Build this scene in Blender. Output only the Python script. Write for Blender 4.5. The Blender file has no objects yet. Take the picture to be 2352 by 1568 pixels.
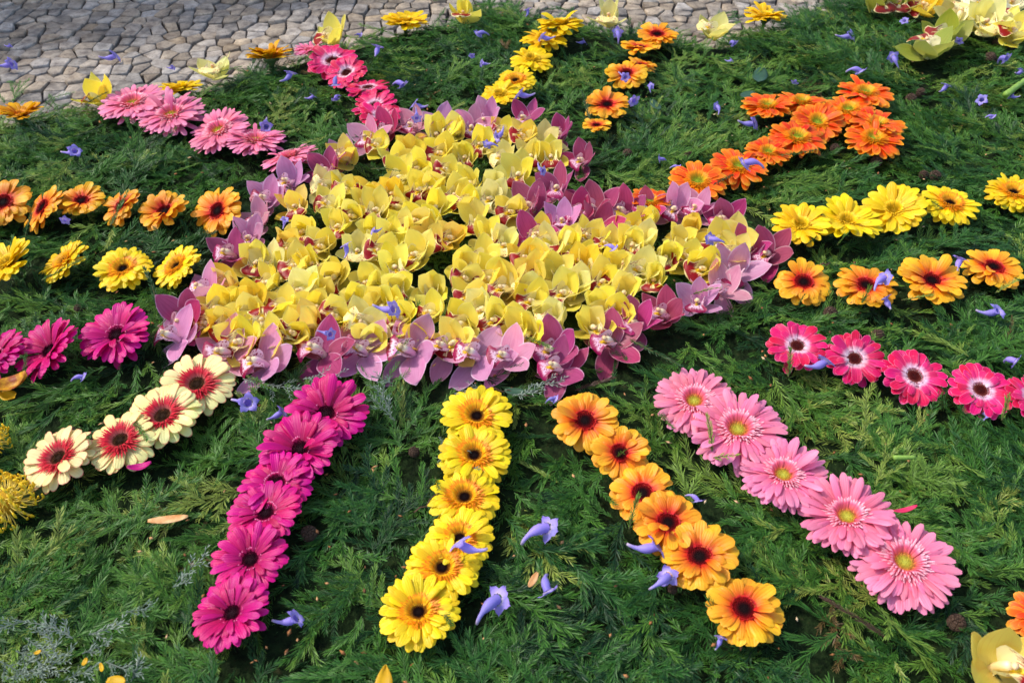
import bpy, bmesh, math, random
from mathutils import Vector, Matrix, Quaternion, noise
from math import sin, cos, pi, radians, sqrt, atan2

random.seed(7)
R = random.random
def U(a, b): return a + (b - a) * R()

# ------------------------------------------------------------------ camera, sky, sun, exposure
scene = bpy.context.scene
CAM_H, PITCH, FPX, CX, CY = 0.97, radians(44.0), 2000.0, 1176.0, 784.0
cd = bpy.data.cameras.new('camera')
cam = bpy.data.objects.new('camera', cd)
scene.collection.objects.link(cam)
cam.location = (0, 0, CAM_H)
cam.rotation_euler = (radians(90) - PITCH, 0, 0)
cd.sensor_width = 36.0
cd.lens = 36.0 * FPX / 2352.0
cd.clip_start, cd.clip_end = 0.05, 500
cd.dof.use_dof = True
cd.dof.focus_distance = 1.50
cd.dof.aperture_fstop = 8.0
scene.camera = cam

SUN_EL, SUN_AZ = radians(50), radians(160)      # azimuth counted from +X (right) towards +Y (away)
SUN_DIR = Vector((cos(SUN_EL) * cos(SUN_AZ), cos(SUN_EL) * sin(SUN_AZ), sin(SUN_EL)))
w = bpy.data.worlds.new('World'); scene.world = w; w.use_nodes = True
nt = w.node_tree; nt.nodes.clear()
sky = nt.nodes.new('ShaderNodeTexSky'); sky.sky_type = 'NISHITA'; sky.sun_disc = False
sky.sun_elevation = SUN_EL
sky.sun_rotation = pi / 2 - SUN_AZ
sky.air_density = 1.0; sky.dust_density = 2.5; sky.ozone_density = 1.0
bg = nt.nodes.new('ShaderNodeBackground'); bg.inputs[1].default_value = 0.15
wo = nt.nodes.new('ShaderNodeOutputWorld')
nt.links.new(sky.outputs[0], bg.inputs[0]); nt.links.new(bg.outputs[0], wo.inputs[0])
sl = bpy.data.lights.new('sun', 'SUN'); sl.energy = 1.6; sl.angle = radians(2.5); sl.color = (1.0, 0.95, 0.86)
so = bpy.data.objects.new('sun', sl); scene.collection.objects.link(so)
so.rotation_euler = SUN_DIR.to_track_quat('Z', 'Y').to_euler()
vs = scene.view_settings
vs.view_transform = 'Standard'; vs.look = 'None'; vs.exposure = 0.92; vs.gamma = 1.0; vs.use_curve_mapping = False

scene.cycles.max_bounces = 6; scene.cycles.diffuse_bounces = 3; scene.cycles.glossy_bounces = 2; scene.cycles.transmission_bounces = 3
scene.cycles.caustics_reflective = False; scene.cycles.caustics_refractive = False

# ------------------------------------------------------------------ helpers
COL = scene.collection
def ray(px, py):
    u, v = (px - CX) / FPX, (py - CY) / FPX
    return Vector((u, cos(PITCH) - v * sin(PITCH), -sin(PITCH) - v * cos(PITCH)))
def at(px, py, z=0.0):
    d = ray(px, py); t = (z - CAM_H) / d.z
    return Vector((0, 0, CAM_H)) + d * t
def depth(px, py, z=0.0): return (z - CAM_H) / ray(px, py).z
def to_px(p):
    d = Vector(p) - Vector((0, 0, CAM_H))
    f = d.y * cos(PITCH) - d.z * sin(PITCH)
    up = d.y * sin(PITCH) + d.z * cos(PITCH)
    return CX + FPX * d.x / f, CY - FPX * up / f
def tag(o, label=None, cat=None, group=None, kind=None):
    if label: o['label'] = label
    if cat: o['category'] = cat
    if group: o['group'] = group
    if kind: o['kind'] = kind
    return o
def link(name, data, parent=None, mtx=None):
    o = bpy.data.objects.new(name, data); COL.objects.link(o)
    if parent is not None: o.parent = parent
    if mtx is not None: o.matrix_basis = mtx
    return o
def grid(name, nu, nv, fn, mat, close=False):
    """surface sheet fn(u in -1..1, v in 0..1) with a UV map"""
    vs_, uv, fs = [], [], []
    for j in range(nv + 1):
        for i in range(nu + 1):
            u, v = -1 + 2 * i / nu, j / nv
            vs_.append(fn(u, v)); uv.append((u * .5 + .5, v))
    for j in range(nv):
        for i in range(nu):
            a = j * (nu + 1) + i
            fs.append((a, a + 1, a + nu + 2, a + nu + 1))
    return mk(name, vs_, fs, mat, uv)
def mk(name, vs_, fs, mat, uv=None, smooth=True):
    me = bpy.data.meshes.new(name)
    me.from_pydata([tuple(p) for p in vs_], [], fs)
    if uv:
        l = me.uv_layers.new(name='UVMap')
        buf = []
        for p in me.polygons:
            for vi in p.vertices: buf += uv[vi]
        l.data.foreach_set('uv', buf)
    if smooth: me.polygons.foreach_set('use_smooth', [True] * len(me.polygons))
    if mat is not None: me.materials.append(mat)
    me.update()
    return me
def tube_data(pts, rads, n=6, cap=True):
    vs_, fs = [], []
    up = Vector((0.31, 0.17, 0.93)).normalized()
    for k, p in enumerate(pts):
        a = pts[max(k - 1, 0)]; b = pts[min(k + 1, len(pts) - 1)]
        t = (Vector(b) - Vector(a)).normalized()
        x = t.cross(up)
        if x.length < 1e-4: x = t.cross(Vector((1, 0, 0)))
        x.normalize(); y = t.cross(x)
        for i in range(n):
            an = 2 * pi * i / n
            vs_.append(Vector(p) + (x * cos(an) + y * sin(an)) * rads[k])
    for k in range(len(pts) - 1):
        for i in range(n):
            j = (i + 1) % n
            fs.append((k * n + i, k * n + j, (k + 1) * n + j, (k + 1) * n + i))
    if cap:
        fs.append(tuple(range(n))[::-1]); m = (len(pts) - 1) * n; fs.append(tuple(range(m, m + n)))
    return vs_, fs
def tube(name, pts, rads, mat, n=6):
    v, f = tube_data(pts, rads, n)
    uv = [(i % n / n, i // n / max(1, len(pts) - 1)) for i in range(len(v))]
    return mk(name, v, f, mat, uv)
def sm(a, b, x):
    t = min(1, max(0, (x - a) / (b - a))); return t * t * (3 - 2 * t)
def rot_to(n, spin):
    q = Vector((0, 0, 1)).rotation_difference(Vector(n))
    return (q @ Quaternion((0, 0, 1), spin)).to_matrix().to_4x4()
def tilt_vec(t, az):
    t, az = radians(t), radians(az)
    return Vector((sin(t) * cos(az), sin(t) * sin(az), cos(t)))
ORD = ['zeroth', 'first', 'second', 'third', 'fourth', 'fifth', 'sixth', 'seventh', 'eighth', 'ninth', 'tenth', 'eleventh', 'twelfth',
       'thirteenth', 'fourteenth', 'fifteenth', 'sixteenth', 'seventeenth', 'eighteenth', 'nineteenth', 'twentieth']
ORD += ['twenty-' + x for x in ORD[1:10]]

# ------------------------------------------------------------------ materials
def s2l(c): return tuple(((x / 255) / 12.92 if x / 255 <= .04045 else ((x / 255 + .055) / 1.055) ** 2.4) for x in c)
class NT:
    def __init__(s, name):
        s.m = bpy.data.materials.new(name); s.m.use_nodes = True
        s.t = s.m.node_tree; s.t.nodes.clear()
        s.out = s.n('ShaderNodeOutputMaterial')
    def n(s, typ, **kw):
        x = s.t.nodes.new(typ)
        for k, v in kw.items(): setattr(x, k, v)
        return x
    def l(s, a, b): s.t.links.new(a, b)
    def setin(s, node, i, v):
        if v is None: return
        if hasattr(v, 'is_output'): s.l(v, node.inputs[i])
        elif isinstance(v, tuple) and len(v) == 3 and node.inputs[i].type == 'RGBA': node.inputs[i].default_value = (*v, 1)
        else: node.inputs[i].default_value = v
    def math(s, op, a, b=None, c=None, clamp=False):
        x = s.n('ShaderNodeMath', operation=op, use_clamp=clamp)
        s.setin(x, 0, a); s.setin(x, 1, b); s.setin(x, 2, c); return x.outputs[0]
    def ramp(s, fac, stops, interp='LINEAR'):
        x = s.n('ShaderNodeValToRGB'); cr = x.color_ramp; cr.interpolation = interp
        while len(cr.elements) < len(stops): cr.elements.new(0.5)
        for e, (p, c) in zip(cr.elements, stops):
            e.position = p; e.color = (*c, 1) if len(c) == 3 else c
        s.setin(x, 0, fac); return x.outputs[0]
    def mix(s, fac, a, b, blend='MIX'):
        x = s.n('ShaderNodeMix', data_type='RGBA', blend_type=blend)
        s.setin(x, 0, fac); s.setin(x, 6, a); s.setin(x, 7, b); return x.outputs[2]
    def mapr(s, v, a, b, c=0.0, d=1.0, smooth=False):
        x = s.n('ShaderNodeMapRange', clamp=True, interpolation_type='SMOOTHSTEP' if smooth else 'LINEAR')
        for i, q in enumerate((v, a, b, c, d)): s.setin(x, i, q)
        return x.outputs[0]
    def noise(s, vec, scale, detail=3, rough=.55):
        x = s.n('ShaderNodeTexNoise'); s.setin(x, 'Vector', vec) if vec is not None else None
        x.inputs['Scale'].default_value = scale; x.inputs['Detail'].default_value = detail; x.inputs['Roughness'].default_value = rough
        return x.outputs[0]
    def mapping(s, vec, scale=(1, 1, 1), loc=None):
        x = s.n('ShaderNodeMapping'); s.l(vec, x.inputs[0]); x.inputs['Scale'].default_value = scale
        if loc is not None: s.l(loc, x.inputs['Location'])
        return x.outputs[0]
    def hsv(s, col, h=.5, sat=1.0, v=1.0):
        x = s.n('ShaderNodeHueSaturation'); s.setin(x, 0, h); s.setin(x, 1, sat); s.setin(x, 2, v); s.setin(x, 4, col); return x.outputs[0]
    def finish(s, col, rough=.5, trans=0.0, spec=.5, bump=None, bstr=.3, bdist=.002, tcol=None, coat=0):
        p = s.n('ShaderNodeBsdfPrincipled')
        s.setin(p, 'Base Color', col); s.setin(p, 'Roughness', rough); s.setin(p, 'Specular IOR Level', spec)
        if bump is not None:
            b = s.n('ShaderNodeBump'); b.inputs['Strength'].default_value = bstr; b.inputs['Distance'].default_value = bdist
            s.l(bump, b.inputs['Height']); s.l(b.outputs[0], p.inputs['Normal'])
        sh = p.outputs[0]
        if trans:
            t = s.n('ShaderNodeBsdfTranslucent'); s.setin(t, 0, tcol if tcol is not None else col)
            m = s.n('ShaderNodeMixShader'); m.inputs[0].default_value = trans
            s.l(sh, m.inputs[1]); s.l(t.outputs[0], m.inputs[2]); sh = m.outputs[0]
        s.l(sh, s.out.inputs[0]); return s.m
    def uv(s):
        x = s.n('ShaderNodeTexCoord'); sp = s.n('ShaderNodeSeparateXYZ'); s.l(x.outputs['UV'], sp.inputs[0])
        return x, sp.outputs[0], sp.outputs[1]
    def rnd(s): return s.n('ShaderNodeObjectInfo').outputs['Random']

def petal_mat(name, stops, rim=None, rim_w=.12, streak=None, streak_amt=.35, hue=.012, val=.14, trans=.28, by_v=False, rough=.45, tip=None):
    """ray petal: colour by distance from the flower's middle (unit radius), streaks along it, a rim of its own colour"""
    s = NT(name); tc, u, v = s.uv()
    if by_v: x = v
    else:
        sp = s.n('ShaderNodeSeparateXYZ'); s.l(tc.outputs['Object'], sp.inputs[0]); x = sp.outputs[0]
    rn = s.rnd()
    off = s.n('ShaderNodeCombineXYZ'); s.l(s.math('MULTIPLY', rn, 37.0), off.inputs[0])
    sv = s.mapping(tc.outputs['UV'], (9, 1.2, 1), off.outputs[0])
    ns = s.noise(sv, 1.6, 3)
    xx = s.math('ADD', x, s.math('MULTIPLY', s.math('SUBTRACT', ns, .5), .22))
    col = s.ramp(xx, [(p, s2l(c)) for p, c in stops])
    if streak is not None:
        col = s.mix(s.math('MULTIPLY', s.mapr(ns, .52, .75), streak_amt), col, s2l(streak))
    if rim is not None:
        e = s.math('ABSOLUTE', s.math('SUBTRACT', s.math('MULTIPLY', u, 2.0), 1.0))
        e2 = s.mapr(e, 1 - rim_w * 1.6, 1 - rim_w * .3)
        e3 = s.mapr(v, 1 - rim_w * .75, 1 - rim_w * .1)
        col = s.mix(s.math('MULTIPLY', s.math('MAXIMUM', e2, e3), .8), col, s2l(rim))
    h = s.math('ADD', s.math('MULTIPLY', s.math('SUBTRACT', rn, .5), hue * 2), .5)
    rv = s.math('FRACT', s.math('MULTIPLY', rn, 13.7))
    vv = s.math('ADD', s.math('MULTIPLY', s.math('SUBTRACT', rv, .55), val * 2), 1.0)
    col = s.mix(1.0, s.hsv(col, h, 1.0, vv), s.n('ShaderNodeObjectInfo').outputs['Color'], 'MULTIPLY')
    wv = s.math('SINE', s.math('MULTIPLY', u, 26.0))
    hgt = s.math('ADD', s.math('MULTIPLY', wv, .5), s.math('MULTIPLY', ns, 1.2))
    return s.finish(col, rough, trans, .35, hgt, .25, .0012)

YEL, YEL2, ORA = (250, 216, 16), (240, 190, 8), (246, 140, 14)
GER = {
 'yellow_dark': dict(out=dict(stops=[(.0, (244, 176, 12)), (.35, (250, 205, 14)), (.7, (253, 222, 24))], streak=(240, 190, 10), streak_amt=.3),
    flo=[(0, (240, 160, 22)), (.5, (251, 196, 22)), (.8, (247, 150, 22)), (1, (240, 112, 18))], fr=(.21, .56), disc=[(0, (14, 6, 8)), (.58, (28, 10, 10)), (.68, (110, 64, 20)), (1, (226, 170, 60))], dr=.21, n=40, n2=30, W=.112),
 'orange_bicolour': dict(out=dict(stops=[(.20, (206, 26, 24)), (.36, (234, 80, 26)), (.54, (246, 150, 28)), (.8, (252, 188, 38))], streak=(236, 110, 26), streak_amt=.45),
    flo=[(0, (120, 10, 18)), (.6, (196, 26, 30)), (1, (222, 60, 44))], fr=(.27, .36), disc=[(0, (14, 5, 6)), (.42, (26, 7, 9)), (.62, (84, 12, 18)), (1, (176, 26, 30))], dr=.29, n=27, n2=20, W=.15),
 'magenta': dict(out=dict(stops=[(.15, (156, 0, 72)), (.45, (198, 0, 106)), (.9, (219, 0, 132))], streak=(186, 0, 100), streak_amt=.4),
    flo=[(0, (120, 4, 44)), (.6, (204, 16, 96)), (1, (240, 150, 200))], fr=(.22, .36), disc=[(0, (20, 4, 12)), (.6, (48, 6, 24)), (1, (120, 14, 56))], dr=.23, n=40, n2=30, W=.098),
 'light_pink': dict(out=dict(stops=[(.15, (236, 84, 124)), (.45, (246, 118, 152)), (.9, (250, 154, 186))], streak=(240, 104, 146), streak_amt=.4),
    flo=[(0, (240, 120, 110)), (.5, (242, 108, 142)), (1, (252, 206, 216))], fr=(.19, .52), disc=[(0, (170, 172, 70)), (.55, (196, 186, 70)), (1, (240, 150, 90))], dr=.19, n=62, n2=48, W=.078),
 'cream_red': dict(out=dict(stops=[(.25, (226, 60, 66)), (.38, (247, 238, 160)), (.9, (250, 245, 164))], rim=(226, 90, 80), rim_w=.10, streak=(236, 226, 150), streak_amt=.3),
    flo=[(0, (190, 110, 100)), (.45, (206, 34, 56)), (1, (204, 22, 46))], fr=(.21, .66), disc=[(0, (34, 20, 14)), (.5, (60, 40, 24)), (1, (130, 90, 60))], dr=.22, n=34, n2=0, W=.138),
 'hot_pink': dict(out=dict(stops=[(.26, (250, 236, 242)), (.35, (246, 196, 216)), (.46, (234, 56, 122)), (.8, (228, 20, 96))], rim=(250, 150, 186), rim_w=.07, streak=(222, 10, 88), streak_amt=.35),
    flo=[(0, (150, 60, 70)), (.5, (232, 170, 190)), (1, (250, 226, 234))], fr=(.23, .34), disc=[(0, (40, 12, 12)), (.5, (84, 22, 22)), (.8, (130, 60, 54)), (1, (200, 130, 130))], dr=.235, n=28, n2=20, W=.14),
 'orange_green': dict(out=dict(stops=[(.2, (244, 70, 6)), (.6, (246, 88, 8)), (.85, (247, 120, 12)), (.98, (250, 180, 30))], rim=(250, 168, 28), rim_w=.12, streak=(236, 58, 6), streak_amt=.5),
    flo=[(0, (196, 180, 40)), (.45, (246, 170, 24)), (1, (248, 140, 16))], fr=(.18, .50), disc=[(0, (140, 164, 50)), (.7, (164, 176, 56)), (1, (210, 190, 60))], dr=.19, n=30, n2=20, W=.13),
 'yellow_plain': dict(out=dict(stops=[(.0, (238, 186, 8)), (.4, (248, 206, 10)), (.8, (252, 220, 18))], streak=(236, 182, 6), streak_amt=.35),
    flo=[(0, (196, 160, 20)), (.5, (250, 206, 20)), (1, (252, 222, 60))], fr=(.15, .42), disc=[(0, (120, 96, 20)), (.6, (200, 160, 20)), (1, (240, 200, 30))], dr=.16, n=30, n2=22, W=.13),
 'amber': dict(out=dict(stops=[(.0, (226, 120, 8)), (.4, (240, 160, 10)), (.8, (250, 188, 18))], streak=(236, 150, 10), streak_amt=.35),
    flo=[(0, (190, 110, 20)), (.5, (240, 160, 20)), (1, (250, 190, 40))], fr=(.15, .42), disc=[(0, (60, 30, 12)), (.6, (150, 90, 20)), (1, (230, 160, 30))], dr=.18, n=30, n2=20, W=.125),
}
def simple_mat(name, col, rough=.6, vary=.15, trans=0, spec=.3, scale=40, col2=None):
    s = NT(name); tc = s.n('ShaderNodeTexCoord')
    ns = s.noise(tc.outputs['Object'], scale, 4)
    c = s.mix(s.mapr(ns, .35, .65), s2l(col), s2l(col2) if col2 else tuple(x * (1 - vary * 2) for x in s2l(col)))
    c = s.hsv(c, .5, 1.0, s.math('ADD', s.math('MULTIPLY', s.rnd(), vary), 1 - vary / 2))
    return s.finish(c, rough, trans, spec, ns, .3, .001)

M_calyx = simple_mat('flower_stem_green', (86, 112, 62), .6)
M_cone = simple_mat('cone_brown', (92, 70, 54), .8, col2=(50, 38, 30), scale=30)
M_bract = simple_mat('dry_bract', (176, 116, 60), .7, col2=(220, 180, 130), scale=40)
M_twig = simple_mat('twig_brown', (104, 78, 58), .85, col2=(64, 48, 38))
M_leaf = simple_mat('broad_leaf', (52, 84, 62), .4)
M_cut = simple_mat('cut_stem', (150, 190, 84), .45, trans=.2)

def orchid_petal_mat(name, base, inner, edge, vein, tip=None, veins=.4, edge_w=.05, hue=.015, val=.05, trans=.45):
    s = NT(name); tc, u, v = s.uv(); rn = s.rnd()
    off = s.n('ShaderNodeCombineXYZ'); s.l(s.math('MULTIPLY', rn, 29.0), off.inputs[0])
    big = s.noise(s.mapping(tc.outputs['UV'], (1.3, 1.3, 1), off.outputs[0]), 1.6, 2)
    fine = s.noise(s.mapping(tc.outputs['UV'], (26, 1.0, 1), off.outputs[0]), 1.0, 2)
    col = s.ramp(v, [(0, s2l(inner)), (.35, s2l(base)), (1, s2l(base))])
    col = s.mix(s.math('MULTIPLY', s.mapr(big, .5, .72), .55), col, s2l(tip or base))
    col = s.mix(s.math('MULTIPLY', s.mapr(fine, .5, .68), veins), col, s2l(vein))
    e = s.math('ABSOLUTE', s.math('SUBTRACT', s.math('MULTIPLY', u, 2.0), 1.0))
    e = s.math('MAXIMUM', s.mapr(e, 1 - edge_w * 2, 1 - edge_w * .5), s.mapr(v, 1 - edge_w, 1))
    col = s.mix(s.math('MULTIPLY', e, .75), col, s2l(edge))
    h = s.math('ADD', s.math('MULTIPLY', s.math('SUBTRACT', rn, .5), hue * 2), .5)
    rv = s.math('FRACT', s.math('MULTIPLY', rn, 17.3))
    col = s.hsv(col, h, s.math('ADD', .9, s.math('MULTIPLY', rv, .15)), s.math('ADD', 1 - val, s.math('MULTIPLY', rv, val * 1.6)))
    col = s.mix(1.0, col, s.n('ShaderNodeObjectInfo').outputs['Color'], 'MULTIPLY')
    return s.finish(col, .42, trans, .35, fine, .15, .0015)
def lip_mat(name, base, mark, rim, throat, mode):
    """pigment of the lip: a marked front lobe with a pale frilled rim, speckled side lobes, yellow ridges in the throat"""
    s = NT(name); tc, u, v = s.uv(); rn = s.rnd()
    off = s.n('ShaderNodeCombineXYZ'); s.l(s.math('MULTIPLY', rn, 21.0), off.inputs[0]); s.l(s.math('MULTIPLY', rn, 5.0), off.inputs[1])
    e = s.math('ABSOLUTE', s.math('SUBTRACT', s.math('MULTIPLY', u, 2.0), 1.0))
    fine = s.noise(s.mapping(tc.outputs['UV'], (11, 2.2, 1), off.outputs[0]), 1.5, 3)
    vo = s.n('ShaderNodeTexVoronoi'); s.l(s.mapping(tc.outputs['UV'], (13, 15, 1), off.outputs[0]), vo.inputs[0]); vo.inputs['Scale'].default_value = 1.0
    spots = s.mapr(vo.outputs['Distance'], .40, .30)
    col = s.ramp(v, [(0, s2l(base)), (.5, s2l(base)), (.75, s2l(rim))])
    if mode == 'band':
        a = s.mapr(s.math('ADD', v, s.math('MULTIPLY', s.math('SUBTRACT', fine, .5), .5)), .52, .60)
        mid = s.mapr(s.math('ADD', e, s.math('MULTIPLY', s.math('SUBTRACT', fine, .5), .9)), .0, .16)
        m = s.math('MULTIPLY', a, s.math('MAXIMUM', mid, s.mapr(v, .8, .86)))
        sp2 = s.math('MULTIPLY', spots, s.math('MULTIPLY', s.mapr(v, .36, .5), s.mapr(e, .35, .8)))
        m = s.math('MAXIMUM', m, s.math('MULTIPLY', sp2, .8))
        m = s.math('MULTIPLY', m, s.math('MULTIPLY', s.mapr(e, .97, .88), s.mapr(v, .985, .94)))
    elif mode == 'spots':
        a = s.mapr(s.math('ADD', v, s.math('MULTIPLY', s.math('SUBTRACT', fine, .5), .3)), .74, .84)
        b = s.mapr(s.math('ADD', e, s.math('MULTIPLY', s.math('SUBTRACT', fine, .5), .4)), .52, .72)
        m = s.math('MAXIMUM', a, s.math('MULTIPLY', b, s.mapr(v, .5, .6)))
        m = s.math('MAXIMUM', m, s.math('MULTIPLY', spots, s.mapr(v, .1, .3)))
        m = s.math('MULTIPLY', m, s.mapr(v, .998, .97))
    else:
        m = s.math('MULTIPLY', spots, s.mapr(v, .3, .6)); m = s.math('MULTIPLY', m, s.mapr(e, .1, .5))
    col = s.mix(m, col, s2l(mark))
    th = s.math('MULTIPLY', s.mapr(e, .30, .12), s.math('MULTIPLY', s.mapr(v, .25, .4), s.mapr(v, .66, .58)))
    col = s.mix(th, col, s2l(throat))
    col = s.hsv(col, .5, 1.0, s.math('ADD', .92, s.math('MULTIPLY', rn, .14)))
    return s.finish(col, .45, .2, .35)
def column_mat(name, c):
    s = NT(name); tc, u, v = s.uv()
    return s.finish(s.ramp(v, [(0, s2l(c)), (.7, s2l(c)), (.86, s2l((246, 232, 190))), (1, s2l((214, 170, 120)))]), .4, .15, .4)

# ------------------------------------------------------------------ setting: carpet outline, pavement, bed
EDGE = [(-420, 330), (-200, 300), (0, 258), (120, 238), (210, 243), (330, 218), (440, 198), (530, 165), (640, 130), (760, 100), (850, 72), (900, 58), (980, 50),
        (1060, 40), (1110, 14), (1150, 2), (1200, 14), (1250, 52), (1320, 44), (1400, 56), (1500, 62), (1580, 82), (1660, 86), (1720, 62), (1800, 46), (1860, 26),
        (1930, -4), (2060, -36), (2250, -70), (2700, -110)]
PTS = [at(x, y, 0.0).xy for x, y in EDGE]
def edge_dist(x, y):
    """signed distance to the carpet's far edge, positive on the carpet"""
    best, sgn = 1e9, 1
    p = Vector((x, y))
    for a, b in zip(PTS, PTS[1:]):
        d = b - a; t = max(0, min(1, (p - a).dot(d) / d.length_squared))
        q = a + d * t; l = (p - q).length
        if l < best - 1e-9:
            best = l; n = Vector((d.y, -d.x)); sgn = 1 if n.dot(p - q) > 0 else -1
    return best * sgn
PAVE_Z = -0.06
def bed_z(x, y, d=None):
    d = edge_dist(x, y) if d is None else d
    k = sm(-.05, .05, d)
    h = .012 * noise.noise((x * 2.6, y * 2.6, .3)) + .007 * noise.noise((x * 8, y * 8, 4.3))
    return (PAVE_Z - .012) * (1 - k) + (h - .012) * k

def ground_mats():
    s = NT('joint_sand'); tc = s.n('ShaderNodeTexCoord')
    a = s.noise(tc.outputs['Object'], 60, 5)
    m1 = s.finish(s.ramp(a, [(.3, s2l((46, 42, 42))), (.7, s2l((92, 84, 78)))]), .95, 0, .2, a, .6, .004)
    s = NT('limestone'); tc = s.n('ShaderNodeTexCoord'); rn = s.n('ShaderNodeObjectInfo').outputs['Random']
    geo = s.n('ShaderNodeNewGeometry')
    r2 = s.math('FRACT', s.math('ADD', rn, geo.outputs['Random Per Island']))
    p = geo.outputs['Position']
    a = s.noise(p, 34, 6, .6); b = s.noise(p, 190, 4, .6); c3 = s.noise(p, 7, 3)
    c = s.ramp(a, [(.32, s2l((112, 102, 94))), (.5, s2l((156, 145, 132))), (.68, s2l((186, 173, 156)))])
    c = s.mix(s.mapr(b, .56, .72), c, s2l((104, 92, 82)))
    c = s.mix(s.math('MULTIPLY', s.mapr(c3, .5, .75), .35), c, s2l((150, 128, 100)))
    c = s.hsv(c, .5, s.math('ADD', .6, s.math('MULTIPLY', s.math('FRACT', s.math('MULTIPLY', r2, 7.3)), .8)), s.math('ADD', .66, s.math('MULTIPLY', r2, .56)))
    m2 = s.finish(c, .8, 0, .25, s.math('ADD', a, s.math('MULTIPLY', b, .5)), .6, .004)
    s = NT('bed_dark'); tc = s.n('ShaderNodeTexCoord')
    a = s.noise(tc.outputs['Object'], 90, 4)
    m3 = s.finish(s.ramp(a, [(.3, s2l((14, 22, 10))), (.6, s2l((30, 46, 20))), (.8, s2l((52, 50, 30)))]), .9, 0, .1, a, .8, .01)
    return m1, m2, m3
M_joint, M_stone, M_bed = ground_mats()

me = mk('pavement', [(-40, -40, PAVE_Z - .010), (40, -40, PAVE_Z - .010), (40, 40, PAVE_Z - .010), (-40, 40, PAVE_Z - .010)], [(0, 1, 2, 3)], M_joint)
pavement = tag(link('pavement', me), kind='structure')

def cobbles():
    S = .043; rng = random.Random(3)
    x0, x1, y0, y1 = -2.6, 2.6, .95, 4.2
    nx, ny = int((x1 - x0) / S), int((y1 - y0) / S)
    P = {}
    for i in range(nx):
        for j in range(ny):
            ang = .25 * sin(j * .35)
            P[i, j] = Vector((x0 + (i + .5 + (j % 2) * .12 + rng.uniform(-.33, .33)) * S, y0 + (j + .5 + rng.uniform(-.33, .33)) * S))
    cells = []
    for (i, j), c in P.items():
        if not (2 <= i < nx - 2 and 2 <= j < ny - 2): continue
        if not -.6 < edge_dist(c.x, c.y) < .05 and edge_dist(c.x, c.y) > 0: continue
        if edge_dist(c.x, c.y) > .05: continue
        poly = [c + Vector((a, b)) * .1 for a, b in ((-1, -1), (1, -1), (1, 1), (-1, 1))]
        for di in range(-2, 3):
            for dj in range(-2, 3):
                if di == dj == 0: continue
                q = P[i + di, j + dj]; m = (c + q) / 2; n = (q - c).normalized()
                gap = .0013
                out = []
                for k in range(len(poly)):
                    a, b = poly[k], poly[(k + 1) % len(poly)]
                    da, db = (a - m).dot(n) + gap, (b - m).dot(n) + gap
                    if da <= 0: out.append(a)
                    if da * db < 0: out.append(a + (b - a) * (da / (da - db)))
                poly = out
        # drop very short edges
        pl = []
        for p in poly:
            if not pl or (p - pl[-1]).length > .011: pl.append(p)
        if len(pl) > 3 and (pl[0] - pl[-1]).length < .011: pl.pop()
        if len(pl) < 3: continue
        px, py = to_px((c.x, c.y, PAVE_Z))
        vis = -40 < px < 2392 and -40 < py < 340
        cells.append((c, pl, vis, py))
    def stone(c, pl):
        cc = sum(pl, Vector((0, 0))) / len(pl); n = len(pl)
        top = PAVE_Z + rng.uniform(-.004, .004); tx, ty = rng.uniform(-.06, .06), rng.uniform(-.06, .06)
        jit = [Vector((rng.uniform(-.0016, .0016), rng.uniform(-.0016, .0016))) for _ in pl]
        V = []
        for (k, dz) in ((1.0, -.03), (.992, -.004), (.965, -.0008), (.88, 0.0)):
            for p, jt in zip(pl, jit):
                q = (p + jt - cc) * k
                V.append((cc.x + q.x, cc.y + q.y, top + dz + (q.x * tx + q.y * ty if k < 1 else 0) + rng.uniform(-.0006, .0006)))
        V.append((cc.x, cc.y, top + .0004))
        F = []
        for r in range(3):
            for a in range(n):
                b = (a + 1) % n
                F.append((r * n + a, r * n + b, (r + 1) * n + b, (r + 1) * n + a))
        for a in range(n): F.append((3 * n + a, 3 * n + (a + 1) % n, 4 * n))
        return V, F
    vis = sorted([c for c in cells if c[2] and -30 < c[3]], key=lambda c: -c[3])
    ind = set(id(c) for c in vis[:300])
    RV, RF = [], []
    for c in cells:
        V, F = stone(c[0], c[1])
        if id(c) in ind:
            o = link('cobblestone', mk('cobblestone', V, F, M_stone, None, True), pavement)
        else:
            b = len(RV); RV += V; RF += [tuple(i + b for i in f) for f in F]
    tag(link('distant_paving', mk('distant_paving', RV, RF, M_stone), pavement), kind='stuff')
cobbles()

def bed():
    x0, x1, y0, y1, st = -2.4, 2.4, .0, 3.2, .045
    nx, ny = int((x1 - x0) / st), int((y1 - y0) / st)
    V, F, D = [], [], []
    for j in range(ny + 1):
        for i in range(nx + 1):
            x, y = x0 + i * st, y0 + j * st
            d = edge_dist(x, y); D.append(d); V.append((x, y, bed_z(x, y, d)))
    for j in range(ny):
        for i in range(nx):
            a = j * (nx + 1) + i; q = (a, a + 1, a + nx + 2, a + nx + 1)
            if max(D[k] for k in q) > -.06: F.append(q)
    tag(link('carpet_bed', mk('carpet_bed', V, F, M_bed)), kind='structure')
bed()

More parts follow.
